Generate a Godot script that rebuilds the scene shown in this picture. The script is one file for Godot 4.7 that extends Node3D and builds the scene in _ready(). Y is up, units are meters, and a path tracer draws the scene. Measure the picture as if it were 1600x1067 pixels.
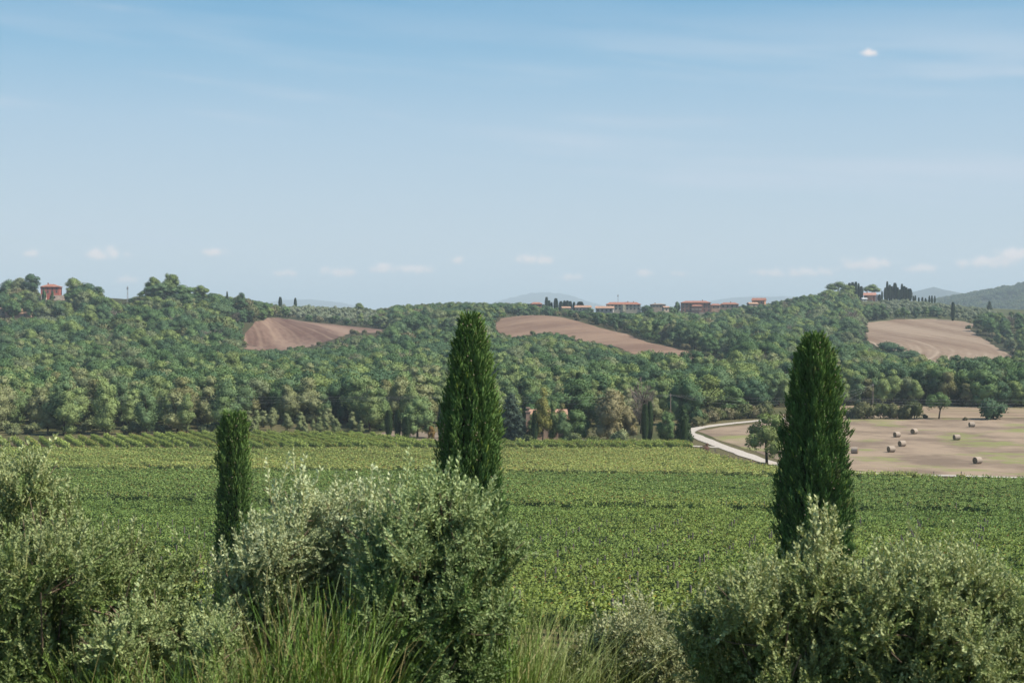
extends Node3D
# A valley seen from a slope: shrubs and cypresses in front, a vineyard below, woods and fields behind. x right, y up, -z away; metres.

const EYE := Vector3(0, 30, 0)
var used := {}
var env: Environment


# ---------------------------------------------------------------- helpers
class MB:
	var v := PackedVector3Array()
	var n := PackedVector3Array()
	var c := PackedColorArray()
	var u := PackedVector2Array()
	var i := PackedInt32Array()

	func vert(p: Vector3, nn: Vector3, col := Color.WHITE, uv := Vector2.ZERO) -> int:
		v.append(p); n.append(nn); c.append(col); u.append(uv)
		return v.size() - 1

	func tri(a: int, b: int, d: int, nrm: Vector3) -> void:
		i.append(a)
		if (v[d] - v[a]).cross(v[b] - v[a]).dot(nrm) < 0.0:
			i.append(d); i.append(b)
		else:
			i.append(b); i.append(d)

	func quad(p0: Vector3, p1: Vector3, p2: Vector3, p3: Vector3, nrm: Vector3, col := Color.WHITE) -> void:
		var nn := (p2 - p0).cross(p1 - p0).normalized()
		if nn.dot(nrm) < 0: nn = -nn
		var a := vert(p0, nn, col); vert(p1, nn, col); vert(p2, nn, col); vert(p3, nn, col)
		tri(a, a + 1, a + 2, nn); tri(a, a + 2, a + 3, nn)

	# a diamond leaf: base, widest point, tip; its normals lean towards «out», so that a crown shades as one body
	func leaf(p: Vector3, d: Vector3, s: Vector3, ln: float, w: float, col: Color, out: Vector3, lean := 0.5, at := 0.45) -> void:
		var nf := d.cross(s).normalized()
		if nf.dot(out) < 0.0: nf = -nf
		var nn := (nf * (1.0 - lean) + out * lean).normalized()
		if nn.dot(nf) < 0.15: nn = (nn + nf * 0.5).normalized()
		var m := p + d * (ln * at)
		var a := vert(p, nn, col)
		vert(m + s * (w * 0.5), nn, col); vert(p + d * ln, nn, col); vert(m - s * (w * 0.5), nn, col)
		tri(a, a + 1, a + 2, nf); tri(a, a + 2, a + 3, nf)

	# a leaf folded along its midrib and drooping to its tip
	func folded(p: Vector3, d: Vector3, s: Vector3, ln: float, w: float, col: Color, col2: Color) -> void:
		var nf := d.cross(s).normalized()
		var mid := p + d * (ln * 0.5) - nf * (w * 0.18)
		var tip := p + d * ln - nf * (ln * 0.10)
		var l := p + d * (ln * 0.45) + s * (w * 0.5)
		var r := p + d * (ln * 0.45) - s * (w * 0.5)
		for e in [[p, l, mid, col], [l, tip, mid, col2], [tip, r, mid, col2], [r, p, mid, col]]:
			var nn: Vector3 = ((e[2] - e[0]) as Vector3).cross(e[1] - e[0]).normalized()
			if nn.dot(nf) < 0: nn = -nn
			var a := vert(e[0], nn, e[3]); vert(e[1], nn, e[3]); vert(e[2], nn, e[3])
			tri(a, a + 1, a + 2, nn)

	func tube(path: PackedVector3Array, r0: float, r1: float, sides: int, col := Color.WHITE, col2 := Color(-1, 0, 0)) -> void:
		var m := path.size()
		var first := v.size()
		for k in m:
			var t := (path[mini(k + 1, m - 1)] - path[maxi(k - 1, 0)]).normalized()
			var e := t.cross(Vector3(0.31, 0.2, 0.93)).normalized()
			var g := t.cross(e)
			var r := lerpf(r0, r1, float(k) / (m - 1))
			var cc := col if col2.r < 0 else col.lerp(col2, float(k) / (m - 1))
			for j in sides:
				var a := TAU * j / sides
				var o := e * cos(a) + g * sin(a)
				vert(path[k] + o * r, o, cc, Vector2(float(j) / sides, k))
		for k in m - 1:
			for j in sides:
				var a := first + k * sides + j
				var b := first + k * sides + (j + 1) % sides
				var o := n[a] + n[b]
				tri(a, b, b + sides, o); tri(a, b + sides, a + sides, o)

	func blob(p: Vector3, r: Vector3, col: Color, rg: RandomNumberGenerator, rough := 0.15) -> void:
		var first := v.size()
		var rows := 4
		var cols := 7
		for a in rows + 1:
			for b in cols:
				var th := PI * a / rows
				var ph := TAU * (b + 0.5 * (a % 2)) / cols
				var o := Vector3(sin(th) * cos(ph), cos(th), sin(th) * sin(ph))
				vert(p + o * r * (1.0 + rg.randf_range(-rough, rough)), o, col)
		for a in rows:
			for b in cols:
				var q := first + a * cols + b
				var q1 := first + a * cols + (b + 1) % cols
				var o := n[q] + n[q1] + n[q + cols]
				tri(q, q1, q + cols, o); tri(q1, q1 + cols, q + cols, o)

	func box(lo: Vector3, hi: Vector3, col := Color.WHITE) -> void:
		var p := [lo, Vector3(hi.x, lo.y, lo.z), Vector3(hi.x, hi.y, lo.z), Vector3(lo.x, hi.y, lo.z), Vector3(lo.x, lo.y, hi.z), Vector3(hi.x, lo.y, hi.z), hi, Vector3(lo.x, hi.y, hi.z)]
		for f in [[0, 1, 2, 3, Vector3(0, 0, -1)], [4, 5, 6, 7, Vector3(0, 0, 1)], [0, 4, 7, 3, Vector3(-1, 0, 0)], [1, 5, 6, 2, Vector3(1, 0, 0)], [3, 2, 6, 7, Vector3(0, 1, 0)], [0, 1, 5, 4, Vector3(0, -1, 0)]]:
			quad(p[f[0]], p[f[1]], p[f[2]], p[f[3]], f[4], col)

	func mesh() -> ArrayMesh:
		var a := []
		a.resize(Mesh.ARRAY_MAX)
		a[Mesh.ARRAY_VERTEX] = v; a[Mesh.ARRAY_NORMAL] = n; a[Mesh.ARRAY_COLOR] = c; a[Mesh.ARRAY_TEX_UV] = u; a[Mesh.ARRAY_INDEX] = i
		var m := ArrayMesh.new()
		m.add_surface_from_arrays(Mesh.PRIMITIVE_TRIANGLES, a)
		return m


func numbered(called: String) -> String:
	var k: int = used.get(called, 0)
	used[called] = k + 1
	return called if k == 0 else "%s_%03d" % [called, k]


func tag(o: Node3D, label: String, category := "", group := "", kind := "") -> Node3D:
	if label: o.set_meta("label", label)
	if category: o.set_meta("category", category)
	if group: o.set_meta("group", group)
	if kind: o.set_meta("kind", kind)
	return o


func thing(called: String, label: String, category: String, at := Vector3.ZERO, yaw := 0.0, group := "", kind := "") -> Node3D:
	var o := Node3D.new()
	o.name = numbered(called)
	add_child(o)
	o.position = at
	o.rotation.y = yaw
	return tag(o, label, category, group, kind)


func part(called: String, m: Mesh, mt: Material, parent: Node) -> MeshInstance3D:
	var o := MeshInstance3D.new()
	o.name = called if parent != self else numbered(called)
	o.mesh = m
	o.material_override = null
	for k in m.get_surface_count(): o.set_surface_override_material(k, mt)
	parent.add_child(o, true)
	return o


func struct(called: String, m: Mesh, mt: Material, label := "") -> MeshInstance3D:
	var o := part(called, m, mt, self)
	tag(o, label, "", "", "structure")
	return o


func multi(called: String, m: Mesh, mt: Material, where: Array, tints: Array, parent: Node, stuff := true) -> MultiMeshInstance3D:
	var mm := MultiMesh.new()
	mm.transform_format = MultiMesh.TRANSFORM_3D
	mm.use_colors = not tints.is_empty()
	mm.mesh = m
	mm.instance_count = where.size()
	for k in where.size():
		mm.set_instance_transform(k, where[k])
		if tints: mm.set_instance_color(k, tints[k])
	var o := MultiMeshInstance3D.new()
	o.name = called if parent != self else numbered(called)
	o.multimesh = mm
	o.material_override = mt
	parent.add_child(o, true)
	if stuff: o.set_meta("kind", "stuff")
	return o


func mat(col: Color, rough := 0.9, spec := 0.3) -> StandardMaterial3D:   # col: real-world base colour, linear
	var m := StandardMaterial3D.new()
	m.albedo_color = col.linear_to_srgb()
	m.roughness = rough
	m.metallic_specular = spec
	return m


func leafmat(rough := 0.6, spec := 0.3, back := 0.35, col := Color.WHITE) -> StandardMaterial3D:
	var m := mat(col, rough, spec)
	m.vertex_color_use_as_albedo = true
	m.backlight_enabled = back > 0
	m.backlight = Color(back, back, back * 0.6).linear_to_srgb()
	return m


func rand_dir(r: RandomNumberGenerator) -> Vector3:
	var y := r.randf_range(-1, 1)
	var a := r.randf() * TAU
	var s := sqrt(1 - y * y)
	return Vector3(s * cos(a), y, s * sin(a))


func gen(s: int) -> RandomNumberGenerator:
	var r := RandomNumberGenerator.new()
	r.seed = s
	return r


func noise(s: int, freq: float, oct := 3) -> FastNoiseLite:
	var f := FastNoiseLite.new()
	f.seed = s
	f.noise_type = FastNoiseLite.TYPE_SIMPLEX_SMOOTH
	f.frequency = freq
	f.fractal_octaves = oct
	return f


# ---------------------------------------------------------------- the lie of the land
var profile := [Vector2(-300, 30), Vector2(-60, 28.8), Vector2(0, 28.3), Vector2(5, 27.9), Vector2(9, 27.1), Vector2(14, 25.8), Vector2(25, 22.9), Vector2(40, 19.6), Vector2(60, 15.8), Vector2(100, 11.3), Vector2(150, 7.5), Vector2(200, 4.5), Vector2(250, 2.3), Vector2(300, 1.2), Vector2(340, 0.9), Vector2(450, 0.8), Vector2(20000, 0.8)]   # distance in front of the viewer, height
var control := [
	Vector3(-406.0, 38.55, -950.0), Vector3(-306.4, 39.83, -950.0), Vector3(-267.8, 36.69, -930.0), Vector3(-240.9, 36.48, -900.0), Vector3(-216.9, 40.64, -910.0), Vector3(-190.3, 37.69, -900.0),
	Vector3(-173.8, 32.48, -920.0), Vector3(-168.1, 27.27, -1010.0), Vector3(-158.8, 10.87, -850.0), Vector3(-114.8, 12.02, -850.0), Vector3(-89.8, 18.03, -950.0), Vector3(-126.0, 21.90, -1000.0),
	Vector3(-161.2, 31.51, -1120.0), Vector3(-103.5, 29.48, -1150.0), Vector3(-51.7, 28.45, -1150.0), Vector3(-15.5, 29.48, -1150.0), Vector3(12.8, 28.93, -950.0), Vector3(-9.3, 22.71, -900.0),
	Vector3(41.4, 25.86, -920.0), Vector3(68.0, 17.53, -840.0), Vector3(83.3, 11.35, -740.0), Vector3(99.4, 7.82, -640.0), Vector3(30.6, 19.29, -850.0), Vector3(57.4, 13.12, -750.0),
	Vector3(73.5, 7.66, -680.0), Vector3(90.0, 30.56, -1250.0), Vector3(163.1, 30.00, -1250.0), Vector3(213.7, 33.37, -1250.0), Vector3(45.0, 31.12, -1250.0), Vector3(121.5, 11.77, -900.0),
	Vector3(94.5, 20.55, -1050.0), Vector3(148.5, 21.59, -1100.0), Vector3(153.0, 8.96, -850.0), Vector3(194.4, 22.71, -1080.0), Vector3(242.9, 34.86, -1200.0), Vector3(304.1, 44.03, -1300.0),
	Vector3(326.3, 41.11, -1300.0), Vector3(362.6, 41.69, -1300.0), Vector3(397.3, 35.76, -1280.0), Vector3(427.4, 31.69, -1250.0), Vector3(506.1, 31.12, -1250.0), Vector3(345.1, 32.65, -1180.0),
	Vector3(270.7, 23.68, -1080.0), Vector3(306.9, 25.79, -1100.0), Vector3(346.5, 24.56, -1100.0), Vector3(301.2, 4.45, -860.0), Vector3(239.2, 2.35, -830.0), Vector3(234.4, 13.26, -930.0),
	Vector3(289.5, 12.72, -960.0), Vector3(216.0, 16.50, -1000.0), Vector3(175.6, 1.21, -780.0), Vector3(355.5, 16.50, -1000.0), Vector3(360.6, 7.72, -900.0), Vector3(448.5, 22.44, -1120.0),
	Vector3(-187.3, 8.11, -640.0), Vector3(-222.3, 17.00, -760.0), Vector3(-251.5, 27.29, -860.0), Vector3(-138.3, 8.11, -640.0), Vector3(-164.2, 16.32, -760.0), Vector3(-259.3, 8.11, -640.0),
	Vector3(-307.8, 17.00, -760.0), Vector3(-348.3, 27.29, -860.0), Vector3(-191.2, 29.24, -850.0), Vector3(-57.6, 2.63, -640.0), Vector3(-68.4, 6.05, -760.0), Vector3(-56.7, 18.66, -900.0),
	Vector3(0.0, 5.51, -640.0), Vector3(0.0, 10.69, -780.0), Vector3(-100.9, 2.05, -640.0), Vector3(-116.6, 2.68, -740.0), Vector3(195.5, -0.71, -620.0), Vector3(237.3, -0.71, -620.0),
	Vector3(-222.9, 0.80, -450.0), Vector3(-182.4, 0.80, -450.0), Vector3(-141.9, 0.80, -450.0), Vector3(-101.3, 0.80, -450.0), Vector3(-60.8, 0.80, -450.0), Vector3(-20.3, 0.80, -450.0),
	Vector3(20.3, 0.80, -450.0), Vector3(60.8, 0.80, -450.0), Vector3(101.3, 0.80, -450.0), Vector3(141.9, 0.80, -450.0), Vector3(182.4, 0.80, -450.0), Vector3(222.9, 0.80, -450.0),
	Vector3(-262.6, 3.00, -530.0), Vector3(-196.9, 3.00, -530.0), Vector3(-131.3, 3.00, -530.0), Vector3(-65.6, 1.60, -530.0), Vector3(0.0, 1.60, -530.0), Vector3(65.6, 1.60, -530.0),
	Vector3(131.3, 1.60, -530.0), Vector3(196.9, 1.60, -530.0), Vector3(262.6, 1.60, -530.0), Vector3(-767.8, 20.00, -1550.0), Vector3(-512.4, 20.00, -1550.0), Vector3(-256.9, 20.00, -1550.0),
	Vector3(-1.4, 20.00, -1550.0), Vector3(254.1, 20.00, -1550.0), Vector3(509.6, 20.00, -1550.0), Vector3(765.1, 20.00, -1550.0), Vector3(-900.0, 1.00, -450.0), Vector3(-900.0, 12.00, -700.0),
	Vector3(-900.0, 30.00, -950.0), Vector3(-900.0, 32.00, -1250.0), Vector3(-900.0, 20.00, -1550.0), Vector3(900.0, 1.00, -450.0), Vector3(900.0, 12.00, -700.0), Vector3(900.0, 30.00, -950.0),
	Vector3(900.0, 32.00, -1250.0), Vector3(900.0, 20.00, -1550.0)]    # points of the hills beyond the valley
var weight := PackedFloat64Array()


func slope_at(j: int) -> float:
	if j <= 0 or j >= profile.size() - 1: return 0.0
	return (profile[j + 1].y - profile[j - 1].y) / (profile[j + 1].x - profile[j - 1].x)


func near_ground(d: float) -> float:
	for k in profile.size() - 1:
		if d <= profile[k + 1].x or k == profile.size() - 2:
			var a: Vector2 = profile[k]
			var b: Vector2 = profile[k + 1]
			var w := b.x - a.x
			var t := clampf((d - a.x) / w, 0, 1)
			var lim := 3.0 * absf(b.y - a.y)
			var m0 := clampf(slope_at(k) * w, -lim, lim)
			var m1 := clampf(slope_at(k + 1) * w, -lim, lim)
			var t2 := t * t
			var t3 := t2 * t
			return a.y * (2 * t3 - 3 * t2 + 1) + m0 * (t3 - 2 * t2 + t) + b.y * (-2 * t3 + 3 * t2) + m1 * (t3 - t2)
	return 0.8


func solve_hills() -> void:   # a thin plate through the control points
	var n := control.size()
	var rows := []
	for a in n + 3:
		var row := PackedFloat64Array()
		row.resize(n + 4)
		rows.append(row)
	for a in n:
		for b in n:
			var r2 := (Vector2(control[a].x, control[a].z) - Vector2(control[b].x, control[b].z)).length_squared() / 10000.0
			rows[a][b] = (r2 * log(r2) if r2 > 1e-9 else 0.0) + (0.02 if a == b else 0.0)
		for e in [[n, 1.0], [n + 1, control[a].x / 100.0], [n + 2, -control[a].z / 100.0]]:
			rows[a][e[0]] = e[1]
			rows[e[0]][a] = e[1]
		rows[a][n + 3] = control[a].y
	var size := n + 3
	for k in size:
		var best := k
		for r in range(k + 1, size):
			if absf(rows[r][k]) > absf(rows[best][k]): best = r
		var tmp = rows[k]; rows[k] = rows[best]; rows[best] = tmp
		var pr: PackedFloat64Array = rows[k]
		for r in range(k + 1, size):
			var rr: PackedFloat64Array = rows[r]
			var f := rr[k] / pr[k]
			if f != 0.0:
				for q in range(k, size + 1): rr[q] -= f * pr[q]
				rows[r] = rr
	weight.resize(size)
	for k in range(size - 1, -1, -1):
		var s: float = rows[k][size]
		for q in range(k + 1, size): s -= rows[k][q] * weight[q]
		weight[k] = s / rows[k][k]


func hill(x: float, d: float) -> float:
	x = clampf(x, -950, 950)
	var n := control.size()
	var s := weight[n] + weight[n + 1] * x / 100.0 + weight[n + 2] * d / 100.0
	for k in n:
		var p: Vector3 = control[k]
		var r2 := ((p.x - x) * (p.x - x) + (p.z + d) * (p.z + d)) / 10000.0
		if r2 > 1e-9: s += weight[k] * r2 * log(r2)
	return s


var ranges := [   # far hills: place, half widths, height
	[Vector2(1560, -3700), Vector2(330, 500), 118.0], [Vector2(1130, -3300), Vector2(160, 300), 20.0],
	[Vector2(2680, -9000), Vector2(175, 700), 150.0], [Vector2(2800, -9300), Vector2(400, 700), 45.0],
	[Vector2(60, -15000), Vector2(420, 900), 150.0], [Vector2(560, -15000), Vector2(380, 900), 150.0],
	[Vector2(-2400, -15000), Vector2(500, 900), 125.0], [Vector2(-1900, -14600), Vector2(420, 900), 90.0],
	[Vector2(2300, -14000), Vector2(600, 900), 135.0], [Vector2(3400, -14500), Vector2(900, 900), 130.0],
]
var rough_far := noise(5, 0.0035, 4)


func far_ground(x: float, z: float) -> float:
	var y := 0.8
	for r in ranges:
		var q: Vector2 = (Vector2(x, z) - r[0]) / r[1]
		var e := q.length_squared()
		if e < 16.0: y += r[2] * exp(-e * 0.5)
	return y + maxf(0.0, y - 5.0) * 0.12 * rough_far.get_noise_2d(x, z)


func hgt(x: float, z: float) -> float:
	var d := -z
	if d <= 440.0: return near_ground(d)
	var y := 0.8
	if d < 2000.0:
		y += (hill(x, minf(d, 1700.0)) - 0.8) * smoothstep(440, 540, d)
		y *= 1.0 - smoothstep(1500, 2000, d)
	if d > 1900.0: y += far_ground(x, z) * smoothstep(1900, 2400, d)
	return y


func on(p: Vector2, lift := 0.0) -> Vector3:
	return Vector3(p.x, hgt(p.x, p.y) + lift, p.y)


# ---------------------------------------------------------------- sky
func make_sky() -> Sky:
	var w := 4096
	var h := 2048
	var px := PackedFloat32Array()
	px.resize(w * h * 3)
	var keys := [[-90.0, Vector3(0.33, 0.36, 0.36)], [-0.2, Vector3(0.33, 0.36, 0.36)], [0.0, Vector3(0.535, 0.63, 0.69)], [2.5, Vector3(0.52, 0.62, 0.69)], [5.0, Vector3(0.455, 0.585, 0.69)], [7.5, Vector3(0.385, 0.545, 0.685)], [10.0, Vector3(0.27, 0.475, 0.655)], [12.5, Vector3(0.135, 0.37, 0.595)], [25.0, Vector3(0.13, 0.29, 0.51)], [50.0, Vector3(0.09, 0.22, 0.44)], [90.0, Vector3(0.075, 0.195, 0.41)]]
	var toward := PackedFloat32Array()   # a little paler towards the sun's side
	toward.resize(w)
	for i in w:
		var az := wrapf((i + 0.5) / w * 360.0, -180, 180)
		toward[i] = 0.5 + 0.5 * cos(deg_to_rad(az - 105.0))
	var veil := noise(11, 0.055, 4)
	var fine := noise(12, 0.30, 4)
	var puff := noise(13, 0.9, 5)
	var clouds := [Vector4(-18.68, 2.27, 0.36, 0.18), Vector4(-15.98, 2.28, 0.93, 0.34), Vector4(-11.76, 2.42, 0.64, 0.18), Vector4(-9.07, 1.60, 0.62, 0.15), Vector4(-7.48, 1.69, 0.26, 0.26), Vector4(-6.72, 1.66, 0.67, 0.26), Vector4(-5.14, 1.80, 0.72, 0.26), Vector4(-3.86, 1.75, 0.88, 0.21), Vector4(-2.24, 2.11, 0.28, 0.23), Vector4(0.98, 2.16, 1.03, 0.26), Vector4(2.32, 1.44, 0.67, 0.15), Vector4(5.34, 1.62, 0.52, 0.18), Vector4(6.67, 1.59, 0.44, 0.15), Vector4(14.09, 10.01, 0.49, 0.18), Vector4(14.01, 1.92, 1.44, 0.31), Vector4(16.05, 1.73, 0.77, 0.23), Vector4(18.17, 1.91, 0.90, 0.31), Vector4(19.44, 2.09, 1.03, 0.52), Vector4(-15.10, 1.32, 0.62, 0.15), Vector4(11.44, 1.62, 2.06, 0.23)]
	var r := gen(77)
	for k in 90:   # and on round the horizon
		var az := r.randf_range(22, 338)
		clouds.append(Vector4(wrapf(az, -180, 180), r.randf_range(1.0, 3.4), r.randf_range(0.3, 1.6), r.randf_range(0.12, 0.35)))
	for j in h:
		var el := 90.0 - (j + 0.5) / h * 180.0
		var base := Vector3.ZERO
		for k in keys.size() - 1:
			if el <= keys[k + 1][0]:
				base = (keys[k][1] as Vector3).lerp(keys[k + 1][1], clampf((el - keys[k][0]) / (keys[k + 1][0] - keys[k][0]), 0, 1))
				break
		var o := j * w * 3
		var pale := Vector3(0.40, 0.515, 0.645)
		if el < -1.0 or el > 40.0:
			for i in w:
				var s := 0.96 + 0.08 * toward[i]
				px[o] = base.x * s; px[o + 1] = base.y * s; px[o + 2] = base.z * s
				o += 3
			continue
		var band := smoothstep(0.5, 5.0, el) * (1.0 - 0.85 * smoothstep(8.0, 12.0, el)) * (1.0 - smoothstep(20.0, 40.0, el))
		for i in w:
			var az := (i + 0.5) / w * TAU
			var t := toward[i]
			var c := base.lerp(pale, 0.38 * maxf(0.0, t - 0.2) * clampf(el / 12.0, 0, 1))
			if el < 16.0 or (i & 1) == 0:
				# thin high veil drawn out along gently falling bands
				var ve := el + 4.3 * sin(az)
				var a := veil.get_noise_3d(10.0 * sin(az), ve * 3.0, 10.0 * cos(az)) + 0.4 * fine.get_noise_3d(17.0 * sin(az), ve * 3.4, 17.0 * cos(az))
				a = smoothstep(-0.05, 0.75, a * 1.25 + 0.5 * exp(-pow((ve - 6.9) / 1.2, 2.0))) * band
				c = c.lerp(Vector3(0.51, 0.61, 0.715), 0.95 * a)
				px[o] = c.x; px[o + 1] = c.y; px[o + 2] = c.z
			else:
				px[o] = px[o - 3]; px[o + 1] = px[o - 2]; px[o + 2] = px[o - 1]
			o += 3
	# old contrails
	var trails := [[Vector4(2.70, 10.35, 0.00, 0.00), Vector4(11.66, 9.03, 0.00, 0.00), 0.10, 0.20], [Vector4(-17.76, 11.81, 0.00, 0.00), Vector4(-13.36, 11.53, 0.00, 0.00), 0.12, 0.22], [Vector4(3.34, 7.85, 0.00, 0.00), Vector4(10.92, 7.58, 0.00, 0.00), 0.10, 0.14], [Vector4(-19.77, 3.27, 0.00, 0.00), Vector4(-15.09, 3.30, 0.00, 0.00), 0.09, 0.16]]
	for tr in trails:
		var a: Vector4 = tr[0]
		var b: Vector4 = tr[1]
		for i in range(int(a.x / 360.0 * w), int(b.x / 360.0 * w)):
			var az := (i + 0.5) / w * 360.0
			var f := (az - a.x) / (b.x - a.x)
			var mid := lerpf(a.y, b.y, f)
			for j in range(int((90.0 - mid - 0.6) / 180.0 * h), int((90.0 - mid + 0.6) / 180.0 * h)):
				var el := 90.0 - (j + 0.5) / h * 180.0
				var k: float = exp(-pow((el - mid) / tr[2], 2.0)) * tr[3] * sin(PI * clampf(f, 0, 1)) * (0.7 + 0.6 * fine.get_noise_2d(az * 2.0, 3.0))
				var o := (j * w + posmod(i, w)) * 3
				px[o] = lerpf(px[o], 0.55, k); px[o + 1] = lerpf(px[o + 1], 0.61, k); px[o + 2] = lerpf(px[o + 2], 0.68, k)
	# small fair-weather clouds: flat below, heaped above
	for q in clouds:
		var c: Vector4 = q
		for j in range(int((90.0 - c.y - c.w * 2.0) / 180.0 * h), int((90.0 - c.y + c.w * 1.6) / 180.0 * h)):
			var el := 90.0 - (j + 0.5) / h * 180.0
			for i in range(int((c.x - c.z * 1.6) / 360.0 * w), int((c.x + c.z * 1.6) / 360.0 * w)):
				var az := (i + 0.5) / w * 360.0
				var dx := (az - c.x) / c.z
				var dy := (el - c.y) / c.w
				if dy < 0: dy *= 1.5
				var a := 1.0 - dx * dx * 1.1 - dy * dy + 1.15 * puff.get_noise_2d(az * 1.9, el * 2.6 + c.x)
				a = smoothstep(0.1, 1.0, a) * 0.95
				var o := (j * w + posmod(i, w)) * 3
				var lit := clampf(0.9 + dy * 0.06, 0.8, 1.0)
				px[o] = lerpf(px[o], 0.90 * lit, a); px[o + 1] = lerpf(px[o + 1], 0.84 * lit, a); px[o + 2] = lerpf(px[o + 2], 0.83 * lit, a)
	var im := Image.create_from_data(w, h, false, Image.FORMAT_RGBF, px.to_byte_array())
	var m := PanoramaSkyMaterial.new()
	m.panorama = ImageTexture.create_from_image(im)
	var s := Sky.new()
	m.energy_multiplier = 0.70   # the picture is exposed for the land
	s.sky_material = m
	return s


# ---------------------------------------------------------------- textures
func speckle(s: int, freq: float, lo: float, hi: float, size := 256) -> ImageTexture:   # grey grain round 1, for the fine relief of colour on ground
	var f := noise(s, freq, 4)
	var im := f.get_seamless_image(size, size)
	var d := im.get_data()
	var out := PackedByteArray()
	out.resize(size * size * 3)
	for k in size * size:
		var g := int(clampf(lerpf(lo, hi, d[k] / 255.0), 0, 1) * 255.0)
		out[k * 3] = g; out[k * 3 + 1] = g; out[k * 3 + 2] = g
	return ImageTexture.create_from_image(Image.create_from_data(size, size, false, Image.FORMAT_RGB8, out))


# soil and stubble: colour a to b by patches, c along tractor lines; «bend» curves the lines
func soil_image(s: int, size: int, a: Color, b: Color, c: Color, patch: float, lines: float, bend: float, strength: float, streak := 0.0, green := Color(-1, 0, 0)) -> ImageTexture:
	var big := noise(s, patch, 3)
	var grain := noise(s + 1, 0.11, 3)
	var wob := noise(s + 2, 0.008, 2)
	var im := Image.create(size, size, false, Image.FORMAT_RGB8)
	for y in size:
		for x in size:
			var g := big.get_noise_2d(x, y * (1.0 + streak)) * 1.15 + grain.get_noise_2d(x, y * (1.0 + streak * 0.6)) * 0.42
			var col := a.lerp(b, clampf(0.5 + g, 0, 1))
			if lines > 0.0:
				var k := x / float(size) + bend * pow(y / float(size) - 0.5, 2.0) + 0.012 * wob.get_noise_2d(x, y)
				var l := 0.5 + 0.5 * sin(k * TAU * lines) * sin(k * TAU * lines * 0.37 + 1.0)
				l = pow(l, 2.0) * clampf(0.7 + 1.2 * wob.get_noise_2d(x * 2.0 + 90.0, y * 0.5), 0, 1)
				col = col.lerp(c, l * strength)
			if green.r >= 0.0:
				var e := smoothstep(0.15, 0.55, big.get_noise_2d(x * 0.8 + 500.0, y * 1.0) + 0.25 * grain.get_noise_2d(x, y))
				col = col.lerp(green, e * 0.75)
			im.set_pixel(x, y, col.linear_to_srgb())
	return ImageTexture.create_from_image(im)


func ground_mat(t: Texture2D, detail: Texture2D, scale: float) -> StandardMaterial3D:
	var m := mat(Color.WHITE, 0.95, 0.2)
	m.albedo_texture = t
	if detail:
		m.detail_enabled = true
		m.detail_blend_mode = BaseMaterial3D.BLEND_MODE_MUL
		m.detail_albedo = detail
		m.detail_uv_layer = BaseMaterial3D.DETAIL_UV_2
		m.uv2_triplanar = true
		m.uv2_scale = Vector3.ONE * scale
	return m


# ---------------------------------------------------------------- ground
var field_brown := [Vector2(-162.15, -857.83), Vector2(-161.53, -882), Vector2(-158.68, -899.65), Vector2(-154.88, -932.83), Vector2(-159.46, -1015.44), Vector2(-143.8, -1001.82), Vector2(-126.17, -1008.63), Vector2(-111.16, -996.06), Vector2(-96.51, -983.76), Vector2(-84.81, -961.56), Vector2(-83.47, -918.19), Vector2(-100.47, -918.72), Vector2(-106.57, -883.54), Vector2(-110.87, -870.45), Vector2(-117.78, -841.37), Vector2(-126.34, -832.84), Vector2(-127.5, -788.98), Vector2(-136.26, -766.32), Vector2(-142.72, -760.35)]
var field_hump := [Vector2(-10.21, -907.42), Vector2(-6.34, -939.33), Vector2(4.69, -947.07), Vector2(20.89, -947.55), Vector2(31.15, -935.63), Vector2(41.88, -912.52), Vector2(54.51, -884.25), Vector2(67.78, -846.07), Vector2(75.49, -787.38), Vector2(84.69, -749.62), Vector2(93.74, -720.53), Vector2(101.32, -688.23), Vector2(101.48, -644), Vector2(98.04, -622.18), Vector2(82.62, -634.98), Vector2(65.77, -640.72), Vector2(63.04, -689.78), Vector2(56.19, -734.27), Vector2(47.48, -770.04), Vector2(38.54, -785.65), Vector2(30.36, -832.72), Vector2(16.26, -840.24), Vector2(3.74, -830.15), Vector2(-2.62, -833.04), Vector2(-9.76, -867.94)]
var field_right := [Vector2(269.55, -1075.47), Vector2(287.88, -1088.08), Vector2(298.14, -1097.03), Vector2(312.48, -1098.86), Vector2(326.08, -1104.75), Vector2(340.58, -1100.18), Vector2(348.13, -1092.77), Vector2(347.65, -1068.58), Vector2(328.74, -1020.25), Vector2(317.32, -952.74), Vector2(308.61, -902.11), Vector2(300.03, -850.06), Vector2(282.96, -826.98), Vector2(274.42, -823.68), Vector2(264.42, -820.26), Vector2(246.89, -806.41), Vector2(241.26, -824.42), Vector2(231.25, -828.48), Vector2(234.52, -859.66), Vector2(228.46, -881.16), Vector2(231.13, -930.33), Vector2(254.9, -1020.56)]
var hay_field: Array[Vector2] = [Vector2(46, -352), Vector2(47, -335), Vector2(50, -297), Vector2(53, -262), Vector2(62, -247), Vector2(85, -235), Vector2(210, -200), Vector2(260, -300), Vector2(240, -394), Vector2(84, -394), Vector2(68, -380), Vector2(54, -364)]
var far_meadow: Array[Vector2] = [Vector2(70, -388), Vector2(95, -396), Vector2(240, -396), Vector2(250, -436), Vector2(160, -436), Vector2(112, -452), Vector2(90, -440)]
var dirt_patch: Array[Vector2] = [Vector2(-38, -334), Vector2(-17, -308), Vector2(8, -308), Vector2(8, -326), Vector2(-10, -344), Vector2(-30, -352)]
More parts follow.
